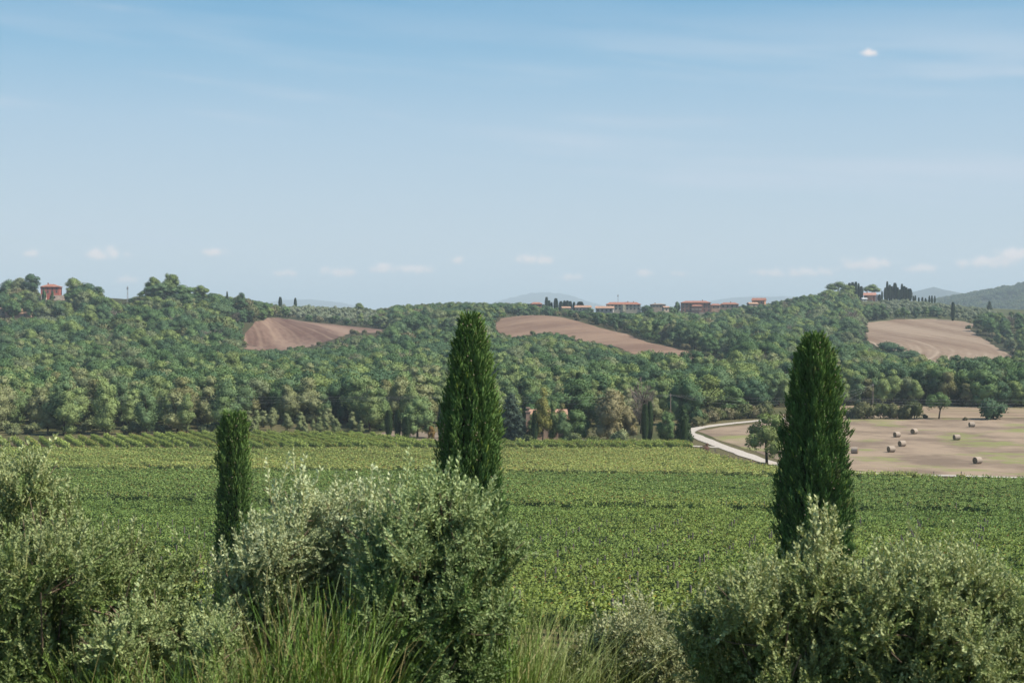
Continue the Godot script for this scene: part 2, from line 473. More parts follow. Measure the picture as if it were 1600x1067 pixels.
var vineyard: Array[Vector2] = [Vector2(-170, -58), Vector2(170, -58), Vector2(170, -179), Vector2(75, -215.5), Vector2(52, -225.5), Vector2(42, -240), Vector2(36.5, -283), Vector2(38, -306), Vector2(0, -305), Vector2(-15, -304), Vector2(-36, -329), Vector2(-68, -333), Vector2(-105, -314), Vector2(-190, -290)]
var road_points: Array[Vector2] = [Vector2(92, -452), Vector2(88, -425), Vector2(80, -400), Vector2(66, -385), Vector2(51, -367), Vector2(43.5, -350), Vector2(44, -332), Vector2(46.5, -297), Vector2(49.5, -264), Vector2(58, -247), Vector2(75, -237.5), Vector2(100, -228), Vector2(160, -207), Vector2(260, -170)]


func inside(p: Vector2, poly: Array) -> bool:
	return Geometry2D.is_point_in_polygon(p, PackedVector2Array(poly))


func lines(spec: Array) -> PackedFloat32Array:
	var out := PackedFloat32Array()
	for s in spec:
		var x: float = s[0]
		while x < s[1] - 0.01:
			out.append(x)
			x += s[2]
	out.append(spec[-1][1])
	return out


func build_ground() -> void:
	var xs := lines([[-6000, -900, 300], [-900, -240, 22], [-240, 240, 6], [240, 900, 22], [900, 4200, 75], [4200, 8000, 300]])
	var ds := lines([[-300, 0, 15], [0, 60, 1.5], [60, 450, 5], [450, 1500, 9], [1500, 4500, 75], [4500, 17000, 200]])
	var b := MB.new()
	var dry := noise(31, 0.02, 3)
	var w := xs.size()
	for d in ds:
		for x in xs:
			var g := clampf(0.5 + 0.9 * dry.get_noise_2d(x, d), 0, 1)
			var col := Color(0.085, 0.10, 0.04).lerp(Color(0.19, 0.165, 0.09), g)
			if d < 58.0: col = Color(0.075, 0.105, 0.03).lerp(Color(0.16, 0.15, 0.06), g)
			elif d < 330.0: col = Color(0.15, 0.125, 0.075).lerp(Color(0.16, 0.155, 0.07), g)
			elif d > 1080.0: col = Color(0.075, 0.10, 0.045).lerp(Color(0.14, 0.15, 0.075), g)
			elif d > 450.0: col = Color(0.05, 0.062, 0.03).lerp(Color(0.10, 0.09, 0.05), g)
			if d > 2000.0: col = Color(0.040, 0.060, 0.035).lerp(Color(0.075, 0.080, 0.05), g * g)
			b.vert(Vector3(x, hgt(x, -d), -d), Vector3.UP, col, Vector2(x, d))
	for j in ds.size() - 1:
		for i in w - 1:
			var a := j * w + i
			b.tri(a, a + 1, a + w + 1, Vector3.UP)
			b.tri(a, a + w + 1, a + w, Vector3.UP)
	for j in ds.size():
		for i in w:
			var a := j * w + i
			var e := b.v[j * w + mini(i + 1, w - 1)] - b.v[j * w + maxi(i - 1, 0)]
			var f := b.v[mini(j + 1, ds.size() - 1) * w + i] - b.v[maxi(j - 1, 0) * w + i]
			b.n[a] = e.cross(f).normalized()
			if b.n[a].y < 0: b.n[a] = -b.n[a]
	var m := mat(Color.WHITE, 0.95, 0.2)
	m.vertex_color_use_as_albedo = true
	m.albedo_texture = speckle(33, 0.05, 0.62, 1.0)
	m.uv1_scale = Vector3(0.13, 0.13, 1)
	struct("ground", b.mesh(), m, "rolling valley ground of dry grass and woodland floor")


# a sheet laid on the land: cells of a grid cut by the outline
func sheet(poly: Array, cell: float, lift: float, uvrot: float, uvsize: float) -> ArrayMesh:
	var pp := PackedVector2Array(poly)
	var lo := pp[0]
	var hi := pp[0]
	for p in pp:
		lo = lo.min(p)
		hi = hi.max(p)
	var b := MB.new()
	var mid := (lo + hi) * 0.5
	var y := lo.y
	while y < hi.y:
		var x := lo.x
		while x < hi.x:
			var sq := PackedVector2Array([Vector2(x, y), Vector2(x + cell, y), Vector2(x + cell, y + cell), Vector2(x, y + cell)])
			for piece in Geometry2D.intersect_polygons(sq, pp):
				var first := b.v.size()
				for p in piece:
					var hx := hgt(p.x + 1.0, p.y) - hgt(p.x - 1.0, p.y)
					var hz := hgt(p.x, p.y + 1.0) - hgt(p.x, p.y - 1.0)
					b.vert(on(p, lift), Vector3(-hx, 2.0, -hz).normalized(), Color.WHITE, (p - mid).rotated(uvrot) / uvsize + Vector2(0.5, 0.5))
				for k in range(1, piece.size() - 1): b.tri(first, first + k, first + k + 1, Vector3.UP)
			x += cell
		y += cell
	return b.mesh()


func ragged(poly: Array, s: int, amp: float) -> Array:   # field edges are not straight
	var f := noise(s, 0.06, 3)
	var out := []
	for k in poly.size():
		var a: Vector2 = poly[k]
		var b: Vector2 = poly[(k + 1) % poly.size()]
		var m := maxi(1, int(a.distance_to(b) / 7.0))
		for j in m:
			var p := a.lerp(b, float(j) / m)
			out.append(p + Vector2(f.get_noise_2d(p.x, p.y), f.get_noise_2d(p.x + 300.0, p.y)) * amp)
	return out


func build_fields() -> void:
	var grain := speckle(41, 0.09, 0.74, 1.0)
	var t1 := soil_image(51, 512, Color(0.125, 0.072, 0.058), Color(0.285, 0.195, 0.15), Color(0.36, 0.27, 0.20), 0.012, 34, 0.9, 0.5, -0.8)
	struct("ploughed_field", sheet(ragged(field_brown, 1, 3.0), 8, 0.15, 0.4, 220), ground_mat(t1, grain, 0.2), "reddish brown ploughed field on the hillside left of the tall middle cypress")
	var t2 := soil_image(52, 512, Color(0.195, 0.125, 0.092), Color(0.285, 0.195, 0.14), Color(0.34, 0.25, 0.18), 0.016, 40, 0.5, 0.4, -0.75)
	struct("ploughed_field", sheet(ragged(field_hump, 2, 2.0), 8, 0.15, -0.9, 300), ground_mat(t2, grain, 0.2), "humped brown ploughed field below the village, running down to the right")
	var t3 := soil_image(53, 512, Color(0.205, 0.14, 0.10), Color(0.30, 0.225, 0.165), Color(0.44, 0.36, 0.28), 0.014, 40, 1.1, 0.8, -0.85)
	struct("ploughed_field", sheet(ragged(field_right, 3, 3.0), 8, 0.15, 0.25, 290), ground_mat(t3, grain, 0.2), "pale brown field with curved tractor lines under the olive grove at right")
	var t4 := soil_image(54, 512, Color(0.215, 0.165, 0.125), Color(0.37, 0.29, 0.215), Color(0.27, 0.21, 0.16), 0.02, 40, 0.2, 0.3, -0.1, Color(0.25, 0.28, 0.10))
	struct("mown_field", sheet(ragged(hay_field, 4, 1.5), 7, 0.06, 0.15, 230), ground_mat(t4, grain, 0.35), "mown brown hay field with round bales lying on it")
	var t5 := soil_image(55, 256, Color(0.26, 0.195, 0.14), Color(0.36, 0.275, 0.20), Color(0.28, 0.28, 0.14), 0.02, 14, 0.1, 0.5, 3.0)
	struct("stubble_field", sheet(ragged(far_meadow, 5, 1.5), 7, 0.08, 0.1, 180), ground_mat(t5, grain, 0.3), "pale stubble strip beyond the row of bushes")
	var t6 := soil_image(56, 256, Color(0.20, 0.16, 0.125), Color(0.29, 0.24, 0.185), Color(0.3, 0.3, 0.2), 0.03, 0, 0, 0, 1.0)
	struct("dirt_yard", sheet(ragged(dirt_patch, 6, 1.0), 4, 0.07, 0, 60), ground_mat(t6, grain, 0.4), "bare grey brown earth around the three small cypresses")
	# the white road
	var cv := Curve2D.new()
	for k in road_points.size():
		var p: Vector2 = road_points[k]
		var tan: Vector2 = (road_points[mini(k + 1, road_points.size() - 1)] - road_points[maxi(k - 1, 0)]) / 6.0
		cv.add_point(p, -tan, tan)
	var b := MB.new()
	var s := 0.0
	var len := cv.get_baked_length()
	var wob := noise(61, 0.08, 2)
	while s < len:
		var p := cv.sample_baked(s)
		var q := cv.sample_baked(minf(s + 1.0, len))
		var side := (q - p).normalized().orthogonal()
		var hw := 1.6 + 0.35 * wob.get_noise_1d(s)
		for e in [-1.0, -0.5, 0.0, 0.5, 1.0]:
			var w: Vector2 = p + side * (hw * e)
			b.vert(on(w, 0.12 + 0.05 * (1.0 - e * e)), Vector3.UP, Color.WHITE, Vector2(e * 0.5, s / 6.0))
		s += 2.0
	for k in b.v.size() / 5 - 1:
		for j in 4:
			var a := k * 5 + j
			b.tri(a, a + 1, a + 6, Vector3.UP)
			b.tri(a, a + 6, a + 5, Vector3.UP)
	var rt := soil_image(57, 128, Color(0.33, 0.305, 0.275), Color(0.43, 0.40, 0.365), Color(0.4, 0.37, 0.33), 0.05, 2, 0, 0.4)
	struct("road", b.mesh(), ground_mat(rt, null, 1), "white gravel road curving between vineyard and hay field")
	var drive := PackedVector2Array()
	var db := MB.new()
	for e in [Vector2(46, -305), Vector2(40, -309), Vector2(33, -314), Vector2(24, -320), Vector2(12, -328)]: drive.append(e)
	for k in drive.size():
		db.vert(on(drive[k] + Vector2(0.3, -1.4), 0.1), Vector3.UP, Color.WHITE, Vector2(0, k)); db.vert(on(drive[k] + Vector2(-0.3, 1.4), 0.1), Vector3.UP, Color.WHITE, Vector2(0.4, k))
	for k in drive.size() - 1:
		db.tri(k * 2, k * 2 + 1, k * 2 + 3, Vector3.UP); db.tri(k * 2, k * 2 + 3, k * 2 + 2, Vector3.UP)
	struct("driveway", db.mesh(), ground_mat(rt, null, 1), "white gravel drive from the road to the stone farmhouse")


# ---------------------------------------------------------------- tree shapes
var shapes := {}      # kind -> array of {crown, trunk, h, r}
var barkmat: StandardMaterial3D


func crown(r: RandomNumberGenerator, lobes: Array, leaves: int, ln: float, wd: float, base: Color, spread: float, fill := 0.74, upright := 0.0) -> ArrayMesh:
	var b := MB.new()
	var mid := Vector3.ZERO
	var total := 0.0
	for l in lobes:
		mid += l[0] / lobes.size()
		total += l[1] * l[1]
		l.append(r.randf_range(1.0 - spread, 1.0 + spread))
		var g: float = l[2]
		b.blob(l[0], Vector3.ONE * (l[1] * fill), Color(base.r * g, base.g * g, base.b * g), r)
	for l in lobes:
		var count := int(leaves * l[1] * l[1] / total)
		for k in count:
			var d := rand_dir(r)
			if d.y < -0.3 and r.randf() < 0.6: d.y = -d.y
			var p: Vector3 = l[0] + d * (l[1] * r.randf_range(0.76, 1.12))
			var hidden := false
			for m in lobes:
				if m[0] != l[0] and p.distance_squared_to(m[0]) < m[1] * m[1] * 0.5:
					hidden = true
					break
			if hidden: continue
			var out := (d * 0.75 + (p - mid).normalized() * 0.35).normalized()
			var ld := (rand_dir(r) + out * 0.5 + Vector3.UP * upright).normalized()
			var s := ld.cross(rand_dir(r)).normalized()
			var g: float = l[2] * r.randf_range(0.72, 1.3)
			var yl := r.randf_range(-0.06, 0.10)
			b.leaf(p, ld, s, ln * r.randf_range(0.6, 1.3), wd * r.randf_range(0.7, 1.3), Color(base.r * (g + yl), base.g * g, base.b * g), out, 0.7)
	return b.mesh()


func trunk_mesh(r: RandomNumberGenerator, h: float, r0: float, limbs: int, spread: float, top: float) -> ArrayMesh:
	var b := MB.new()
	var lean := Vector3(r.randf_range(-0.1, 0.1), 0, r.randf_range(-0.1, 0.1)) * h
	b.tube(PackedVector3Array([Vector3(0, -0.6, 0), Vector3(0, 0.2, 0), lean * 0.4 + Vector3(0, h * 0.5, 0), lean + Vector3(0, h, 0)]), r0 * 1.2, r0 * 0.6, 6)
	for k in limbs:
		var a := TAU * k / limbs + r.randf()
		var e := Vector3(cos(a) * spread, top - h, sin(a) * spread) * r.randf_range(0.7, 1.0)
		var s := lean + Vector3(0, h * r.randf_range(0.8, 0.98), 0)
		b.tube(PackedVector3Array([s, s + e * 0.5 + Vector3(0, 0.06 * h, 0), s + e]), r0 * 0.5, r0 * 0.15, 4)
	return b.mesh()


func heap(r: RandomNumberGenerator, count: int, mid: Vector3, half: Vector3, r0: float, r1: float) -> Array:   # lobes spread through an ellipsoid
	var out := []
	for k in count:
		var d := rand_dir(r)
		d *= pow(r.randf(), 0.4)
		out.append([mid + d * half, r.randf_range(r0, r1)])
	return out


func make_shapes() -> void:
	barkmat = mat(Color(0.10, 0.08, 0.06), 0.95, 0.2)
	barkmat.albedo_texture = speckle(71, 0.06, 0.55, 1.0, 128)
	var r := gen(100)
	var white := Color(1, 1, 1)
	var put := func(kind: String, cr: ArrayMesh, tr: ArrayMesh, h: float, rad: float) -> void:
		if not shapes.has(kind): shapes[kind] = []
		shapes[kind].append({"crown": cr, "trunk": tr, "h": h, "r": rad})
	for k in 7:   # oaks: broad, 10 m
		var l := heap(r, 20, Vector3(0, 5.4, 0), Vector3(3.3, 3.1, 3.3), 0.9, 1.9)
		l.append([Vector3(0, 8.0, 0), 1.7])
		l.append_array(heap(r, 5, Vector3(0, 2.2, 0), Vector3(3.0, 0.9, 3.0), 1.0, 1.5))
		put.call("oak", crown(r, l, 5200, 0.38, 0.24, white, 0.2), trunk_mesh(r, 4, 0.28, 4, 2.2, 7), 10.0, 4.4)
	for k in 4:   # looser oaks with gaps between their boughs
		var l := heap(r, 15, Vector3(0, 5.6, 0), Vector3(3.7, 3.4, 3.7), 0.7, 1.6)
		l.append([Vector3(r.randf_range(-1, 1), 8.6, 0), 1.2])
		put.call("oak", crown(r, l, 4200, 0.38, 0.23, white, 0.28, 0.6), trunk_mesh(r, 5, 0.26, 5, 2.6, 8), 10.0, 4.5)
	for k in 3:   # trees that stand free: crown clear of the ground, 9 m
		var l := heap(r, 13, Vector3(0, 5.6, 0), Vector3(3.2, 2.2, 3.2), 1.2, 1.9)
		l.append([Vector3(0, 7.6, 0), 1.5])
		put.call("free", crown(r, l, 4600, 0.33, 0.21, white, 0.2, 0.58), trunk_mesh(r, 3.6, 0.3, 5, 2.4, 6.5), 9.3, 4.6)
	for k in 5:   # poplars and tall valley trees, 12 m
		var l := heap(r, 11, Vector3(0, 4.8, 0), Vector3(1.8, 4.2, 1.8), 1.1, 1.7)
		l.append_array(heap(r, 6, Vector3(0, 8.5, 0), Vector3(1.0, 2.4, 1.0), 0.8, 1.2))
		put.call("poplar", crown(r, l, 4400, 0.38, 0.21, white, 0.2, 0.66, 0.6), trunk_mesh(r, 6, 0.24, 4, 1.2, 10), 12.0, 3.0)
	for k in 4:   # olives, 5 m
		var l := heap(r, 10, Vector3(0, 3.1, 0), Vector3(1.7, 1.2, 1.7), 0.8, 1.2)
		put.call("olive", crown(r, l, 1500, 0.42, 0.2, white, 0.14, 0.66), trunk_mesh(r, 1.6, 0.25, 4, 1.1, 3.2), 5.0, 2.6)
	for k in 3:   # umbrella pines, 13 m
		var l := []
		for q in 18:
			var a := r.randf() * TAU
			var e := sqrt(r.randf()) * 3.5
			l.append([Vector3(cos(a) * e, 7.6 + (1.0 - e * e / 14.0) * 3.9 + r.randf_range(-1.2, 0.3), sin(a) * e), r.randf_range(1.2, 1.8)])
		put.call("pine", crown(r, l, 2600, 0.5, 0.2, white, 0.12, 0.75, 0.3), trunk_mesh(r, 9, 0.3, 5, 2.6, 11), 13.4, 4.8)
	for k in 4:   # columnar cypresses seen far off, 12 m
		var b := MB.new()
		var fat := [0.95, 1.25, 0.8, 1.1][k] as float
		var f := noise(200 + k, 0.35, 2)
		for q in 9:
			var y := 0.8 + q * 1.2
			var rr := fat * pow(sin(PI * clampf(0.12 + 0.84 * (1.0 - y / 12.2), 0, 1)), 0.7)
			b.blob(Vector3(0, y, 0), Vector3(rr * 0.8, 1.1, rr * 0.8), white, r, 0.1)
		for q in 2200:
			var y := r.randf_range(0.2, 12.0)
			var t := 1.0 - y / 12.2
			var rr := fat * pow(sin(PI * clampf(0.06 + 0.86 * t, 0, 1)), 0.7) * (1.0 + 0.25 * f.get_noise_3d(cos(q) * 3.0, y * 2.0, sin(q) * 3.0))
			var a := r.randf() * TAU
			var o := Vector3(cos(a), 0.1, sin(a))
			var g := r.randf_range(0.7, 1.3)
			b.leaf(Vector3(0, y, 0) + o * rr * r.randf_range(0.8, 1.05), (Vector3.UP + o * 0.35 + rand_dir(r) * 0.3).normalized(), o.cross(Vector3.UP).normalized(), 0.6, 0.2, Color(g, g, g), o, 0.5)
		put.call("cypress", b.mesh(), trunk_mesh(r, 2, 0.15, 0, 0, 2), 12.3, fat)
	for k in 4:   # bushes, 2.5 m
		var l := heap(r, 8, Vector3(0, 1.0, 0), Vector3(1.2, 0.7, 1.2), 0.55, 0.9)
		put.call("bush", crown(r, l, 1100, 0.34, 0.2, white, 0.15), trunk_mesh(r, 0.8, 0.08, 5, 0.7, 1.5), 2.5, 1.9)
	for k in 2:   # dark firs with sweeping boughs, 11 m
		var l := []
		for q in 26:
			var y := 0.8 + 9.4 * q / 26.0
			var a := q * 2.4
			var e := 2.6 * (1.0 - y / 11.0)
			l.append([Vector3(cos(a) * e, y, sin(a) * e), 0.5 + 0.75 * (1.0 - y / 11.0)])
		put.call("fir", crown(r, l, 2600, 0.6, 0.22, white, 0.2, 0.75, -0.2), trunk_mesh(r, 9, 0.25, 0, 0, 9), 11.0, 3.4)
	for k in 2:   # bare, dying crowns of grey twigs, 9 m
		var b := MB.new()
		for q in 60:
			var a := r.randf() * TAU
			var y := r.randf_range(1.5, 6.0)
			var e := Vector3(cos(a), r.randf_range(0.5, 1.6), sin(a)) * r.randf_range(1.2, 2.4)
			b.tube(PackedVector3Array([Vector3(0, y, 0), Vector3(0, y, 0) + e * 0.6, Vector3(0, y + 0.6, 0) + e]), 0.07, 0.03, 3, white)
			for z in 14:
				var p := Vector3(0, y, 0) + e * r.randf_range(0.4, 1.1)
				b.leaf(p, (e.normalized() + rand_dir(r) * 0.8).normalized(), rand_dir(r), 0.7, 0.10, Color(1.1, 1.1, 1.1), rand_dir(r), 0.2)
		put.call("bare", b.mesh(), trunk_mesh(r, 5.5, 0.2, 5, 1.6, 8), 9.0, 3.0)


var tint := {   # base colours of leaves
	"oak": [Color(0.076, 0.143, 0.068), Color(0.121, 0.201, 0.081), Color(0.069, 0.132, 0.072), Color(0.185, 0.251, 0.091), Color(0.101, 0.169, 0.086), Color(0.168, 0.209, 0.114), Color(0.090, 0.165, 0.068)],
	"poplar": [Color(0.199, 0.267, 0.113), Color(0.155, 0.230, 0.097), Color(0.248, 0.280, 0.145), Color(0.127, 0.203, 0.099), Color(0.224, 0.300, 0.124)],
	"olive": [Color(0.215, 0.262, 0.185), Color(0.185, 0.23, 0.155), Color(0.245, 0.285, 0.21)],
	"pine": [Color(0.135, 0.19, 0.062), Color(0.105, 0.155, 0.058)],
	"cypress": [Color(0.032, 0.062, 0.034), Color(0.042, 0.078, 0.032)],
	"bush": [Color(0.14, 0.155, 0.075), Color(0.11, 0.14, 0.06), Color(0.17, 0.165, 0.10)],
	"fir": [Color(0.065, 0.10, 0.075)],
	"bare": [Color(0.20, 0.17, 0.15), Color(0.16, 0.145, 0.12)],
	"gold": [Color(0.22, 0.23, 0.075), Color(0.19, 0.20, 0.095), Color(0.22, 0.15, 0.05)],
	"pale": [Color(0.20, 0.25, 0.12), Color(0.22, 0.26, 0.135)],
	"willow": [Color(0.25, 0.235, 0.135)],
}
var leafmats := {}


func leaf_tint(col: Color) -> StandardMaterial3D:
	var k := col.to_html()
	if not leafmats.has(k): leafmats[k] = leafmat(0.65, 0.25, 0.42, col)
	return leafmats[k]


func tree(called: String, label: String, category: String, kind: String, variant: int, at: Vector3, size: Vector2, yaw: float, col: Color, group := "") -> Node3D:
	var list: Array = shapes[kind]
	var s: Dictionary = list[variant % list.size()]
	var o := thing(called, label, category, at, yaw, group)
	o.scale = Vector3(size.x / s.r, size.y / s.h, size.x / s.r)
	part("crown", s.crown, leaf_tint(col), o)
	part("trunk", s.trunk, barkmat, o)
	return o


# ---------------------------------------------------------------- woods
# what the viewer can see past: along a bearing, the height-per-metre that treetops keep below (hill crests and lower field edges)
var crest := [Vector2(-0.4947, 0.0171), Vector2(-0.4048, 0.0189), Vector2(-0.3598, 0.0166), Vector2(-0.3508, 0.0193), Vector2(-0.3396, 0.0184), Vector2(-0.3329, 0.0130), Vector2(-0.3126, 0.0126), Vector2(-0.3094, 0.0184), Vector2(-0.3013, 0.0180), Vector2(-0.2888, 0.0135), Vector2(-0.2852, 0.0094), Vector2(-0.2699, 0.0094), Vector2(-0.2600, 0.0117), Vector2(-0.2249, 0.0135), Vector2(-0.2114, 0.0139), Vector2(-0.2047, 0.0117), Vector2(-0.1952, 0.0108), Vector2(-0.1898, 0.0126), Vector2(-0.1844, 0.0090), Vector2(-0.1754, 0.0072), Vector2(-0.1620, 0.0045), Vector2(-0.1440, 0.0036), Vector2(-0.1260, 0.0027), Vector2(-0.1080, 0.0036), Vector2(-0.0945, 0.0022), Vector2(-0.0810, 0.0049), Vector2(-0.0450, 0.0072), Vector2(-0.0180, 0.0067), Vector2(0.0090, 0.0067), Vector2(0.0270, 0.0040), Vector2(0.0450, 0.0013), Vector2(0.0630, -0.0004), Vector2(0.0900, -0.0004), Vector2(0.0990, 0.0018), Vector2(0.1125, 0.0000), Vector2(0.1417, 0.0000), Vector2(0.1485, 0.0022), Vector2(0.1620, 0.0040), Vector2(0.1799, 0.0067), Vector2(0.1979, 0.0103), Vector2(0.2159, 0.0139), Vector2(0.2249, 0.0153), Vector2(0.2384, 0.0148), Vector2(0.2452, 0.0099), Vector2(0.2699, 0.0085), Vector2(0.2789, 0.0081), Vector2(0.2969, 0.0054), Vector2(0.3149, 0.0036), Vector2(0.3419, 0.0009), Vector2(0.3599, 0.0000), Vector2(0.4949, 0.0000)]
# the fields as outlines of bearing and height-per-metre: no tree in front may stand across them
var open_views := [
	[1120.0, [Vector2(-0.1890, -0.0175), Vector2(-0.1831, -0.0083), Vector2(-0.1764, -0.0047), Vector2(-0.1660, -0.0027), Vector2(-0.1570, -0.0031), Vector2(-0.1435, -0.0058), Vector2(-0.1251, -0.0074), Vector2(-0.1116, -0.0090), Vector2(-0.0981, -0.0103), Vector2(-0.0882, -0.0117), Vector2(-0.0909, -0.0135), Vector2(-0.1094, -0.0130), Vector2(-0.1206, -0.0162), Vector2(-0.1274, -0.0180), Vector2(-0.1400, -0.0225), Vector2(-0.1517, -0.0212), Vector2(-0.1616, -0.0230), Vector2(-0.1778, -0.0234), Vector2(-0.1877, -0.0225)]],
	[1120.0, [Vector2(-0.0121, -0.0076), Vector2(-0.0067, -0.0031), Vector2(0.0049, -0.0013), Vector2(0.0220, -0.0009), Vector2(0.0333, -0.0022), Vector2(0.0459, -0.0054), Vector2(0.0617, -0.0099), Vector2(0.0801, -0.0144), Vector2(0.0959, -0.0203), Vector2(0.1130, -0.0243), Vector2(0.1301, -0.0288), Vector2(0.1472, -0.0329), Vector2(0.1567, -0.0342), Vector2(0.1567, -0.0351), Vector2(0.1301, -0.0329), Vector2(0.1026, -0.0324), Vector2(0.0914, -0.0288), Vector2(0.0765, -0.0221), Vector2(0.0617, -0.0184), Vector2(0.0491, -0.0175), Vector2(0.0437, -0.0144), Vector2(0.0365, -0.0121), Vector2(0.0194, -0.0117), Vector2(0.0045, -0.0139), Vector2(-0.0032, -0.0139), Vector2(-0.0113, -0.0099)]],
	[1120.0, [Vector2(0.2506, -0.0063), Vector2(0.2646, -0.0045), Vector2(0.2718, -0.0036), Vector2(0.2844, -0.0036), Vector2(0.2952, -0.0031), Vector2(0.3096, -0.0045), Vector2(0.3186, -0.0054), Vector2(0.3253, -0.0076), Vector2(0.3222, -0.0117), Vector2(0.3331, -0.0189), Vector2(0.3421, -0.0243), Vector2(0.3529, -0.0306), Vector2(0.3421, -0.0315), Vector2(0.3331, -0.0320), Vector2(0.3223, -0.0324), Vector2(0.3061, -0.0342), Vector2(0.2926, -0.0315), Vector2(0.2791, -0.0306), Vector2(0.2728, -0.0261), Vector2(0.2593, -0.0225), Vector2(0.2484, -0.0162), Vector2(0.2502, -0.0117)]],
	[868.0, [Vector2(-0.3644, 0.0045), Vector2(-0.3446, 0.0045), Vector2(-0.3374, 0.0018), Vector2(-0.3374, -0.0009), Vector2(-0.3518, -0.0013), Vector2(-0.3644, -0.0013)]], [943.0, [Vector2(-0.3315, 0.0202), Vector2(-0.3148, 0.0202), Vector2(-0.3149, 0.0108), Vector2(-0.3315, 0.0108)]], [1292.0, [Vector2(0.2460, 0.0153), Vector2(0.2582, 0.0153), Vector2(0.2582, 0.0085), Vector2(0.2461, 0.0076)]],
]


func stands_across(dd: float, u: float, w: float, lo: float, hi: float) -> bool:
	for f in open_views:
		if dd > f[0]: continue
		for k in 9:
			for e in [-0.8, -0.4, 0.0, 0.4, 0.8]:
				if inside(Vector2(u + w * e * (1.0 - 0.25 * k / 8.0), lerpf(lo, hi, k / 8.0)), f[1]): return true
	return false


func along(list: Array, u: float, outside: float) -> float:
	if u < list[0].x or u > list[-1].x: return outside
	for k in list.size() - 1:
		if u <= list[k + 1].x: return lerpf(list[k].y, list[k + 1].y, (u - list[k].x) / maxf(1e-5, list[k + 1].x - list[k].x))
	return outside


var groves := [   # ground where olives stand in rows
	[Vector2(-161.24, -895.86), Vector2(-172.45, -1041.52), Vector2(-151.89, -1022.95), Vector2(-128.66, -1021.14), Vector2(-96.54, -997.84), Vector2(-96.4, -1071.24), Vector2(-124.54, -1153.42), Vector2(-163.01, -1132.28), Vector2(-183.87, -1104.6)],
	[Vector2(281.18, -1092.5), Vector2(300.6, -1106.12), Vector2(329.93, -1117.79), Vector2(353.83, -1092.15), Vector2(383.35, -1121.03), Vector2(404.13, -1205.7), Vector2(373.02, -1219.32), Vector2(351.26, -1249.32), Vector2(319.28, -1223.7)],
	[Vector2(-266.55, -791.85), Vector2(-248.05, -776.3), Vector2(-239.43, -796.49), Vector2(-259.59, -855.96), Vector2(-284.92, -855.7)],
]
var yards := [   # kept clear for houses
	[Vector2(-309, -950), 17.0], [Vector2(-345, -880), 14.0], [Vector2(-328, -880), 10.0], [Vector2(324, -1300), 13.0],
]


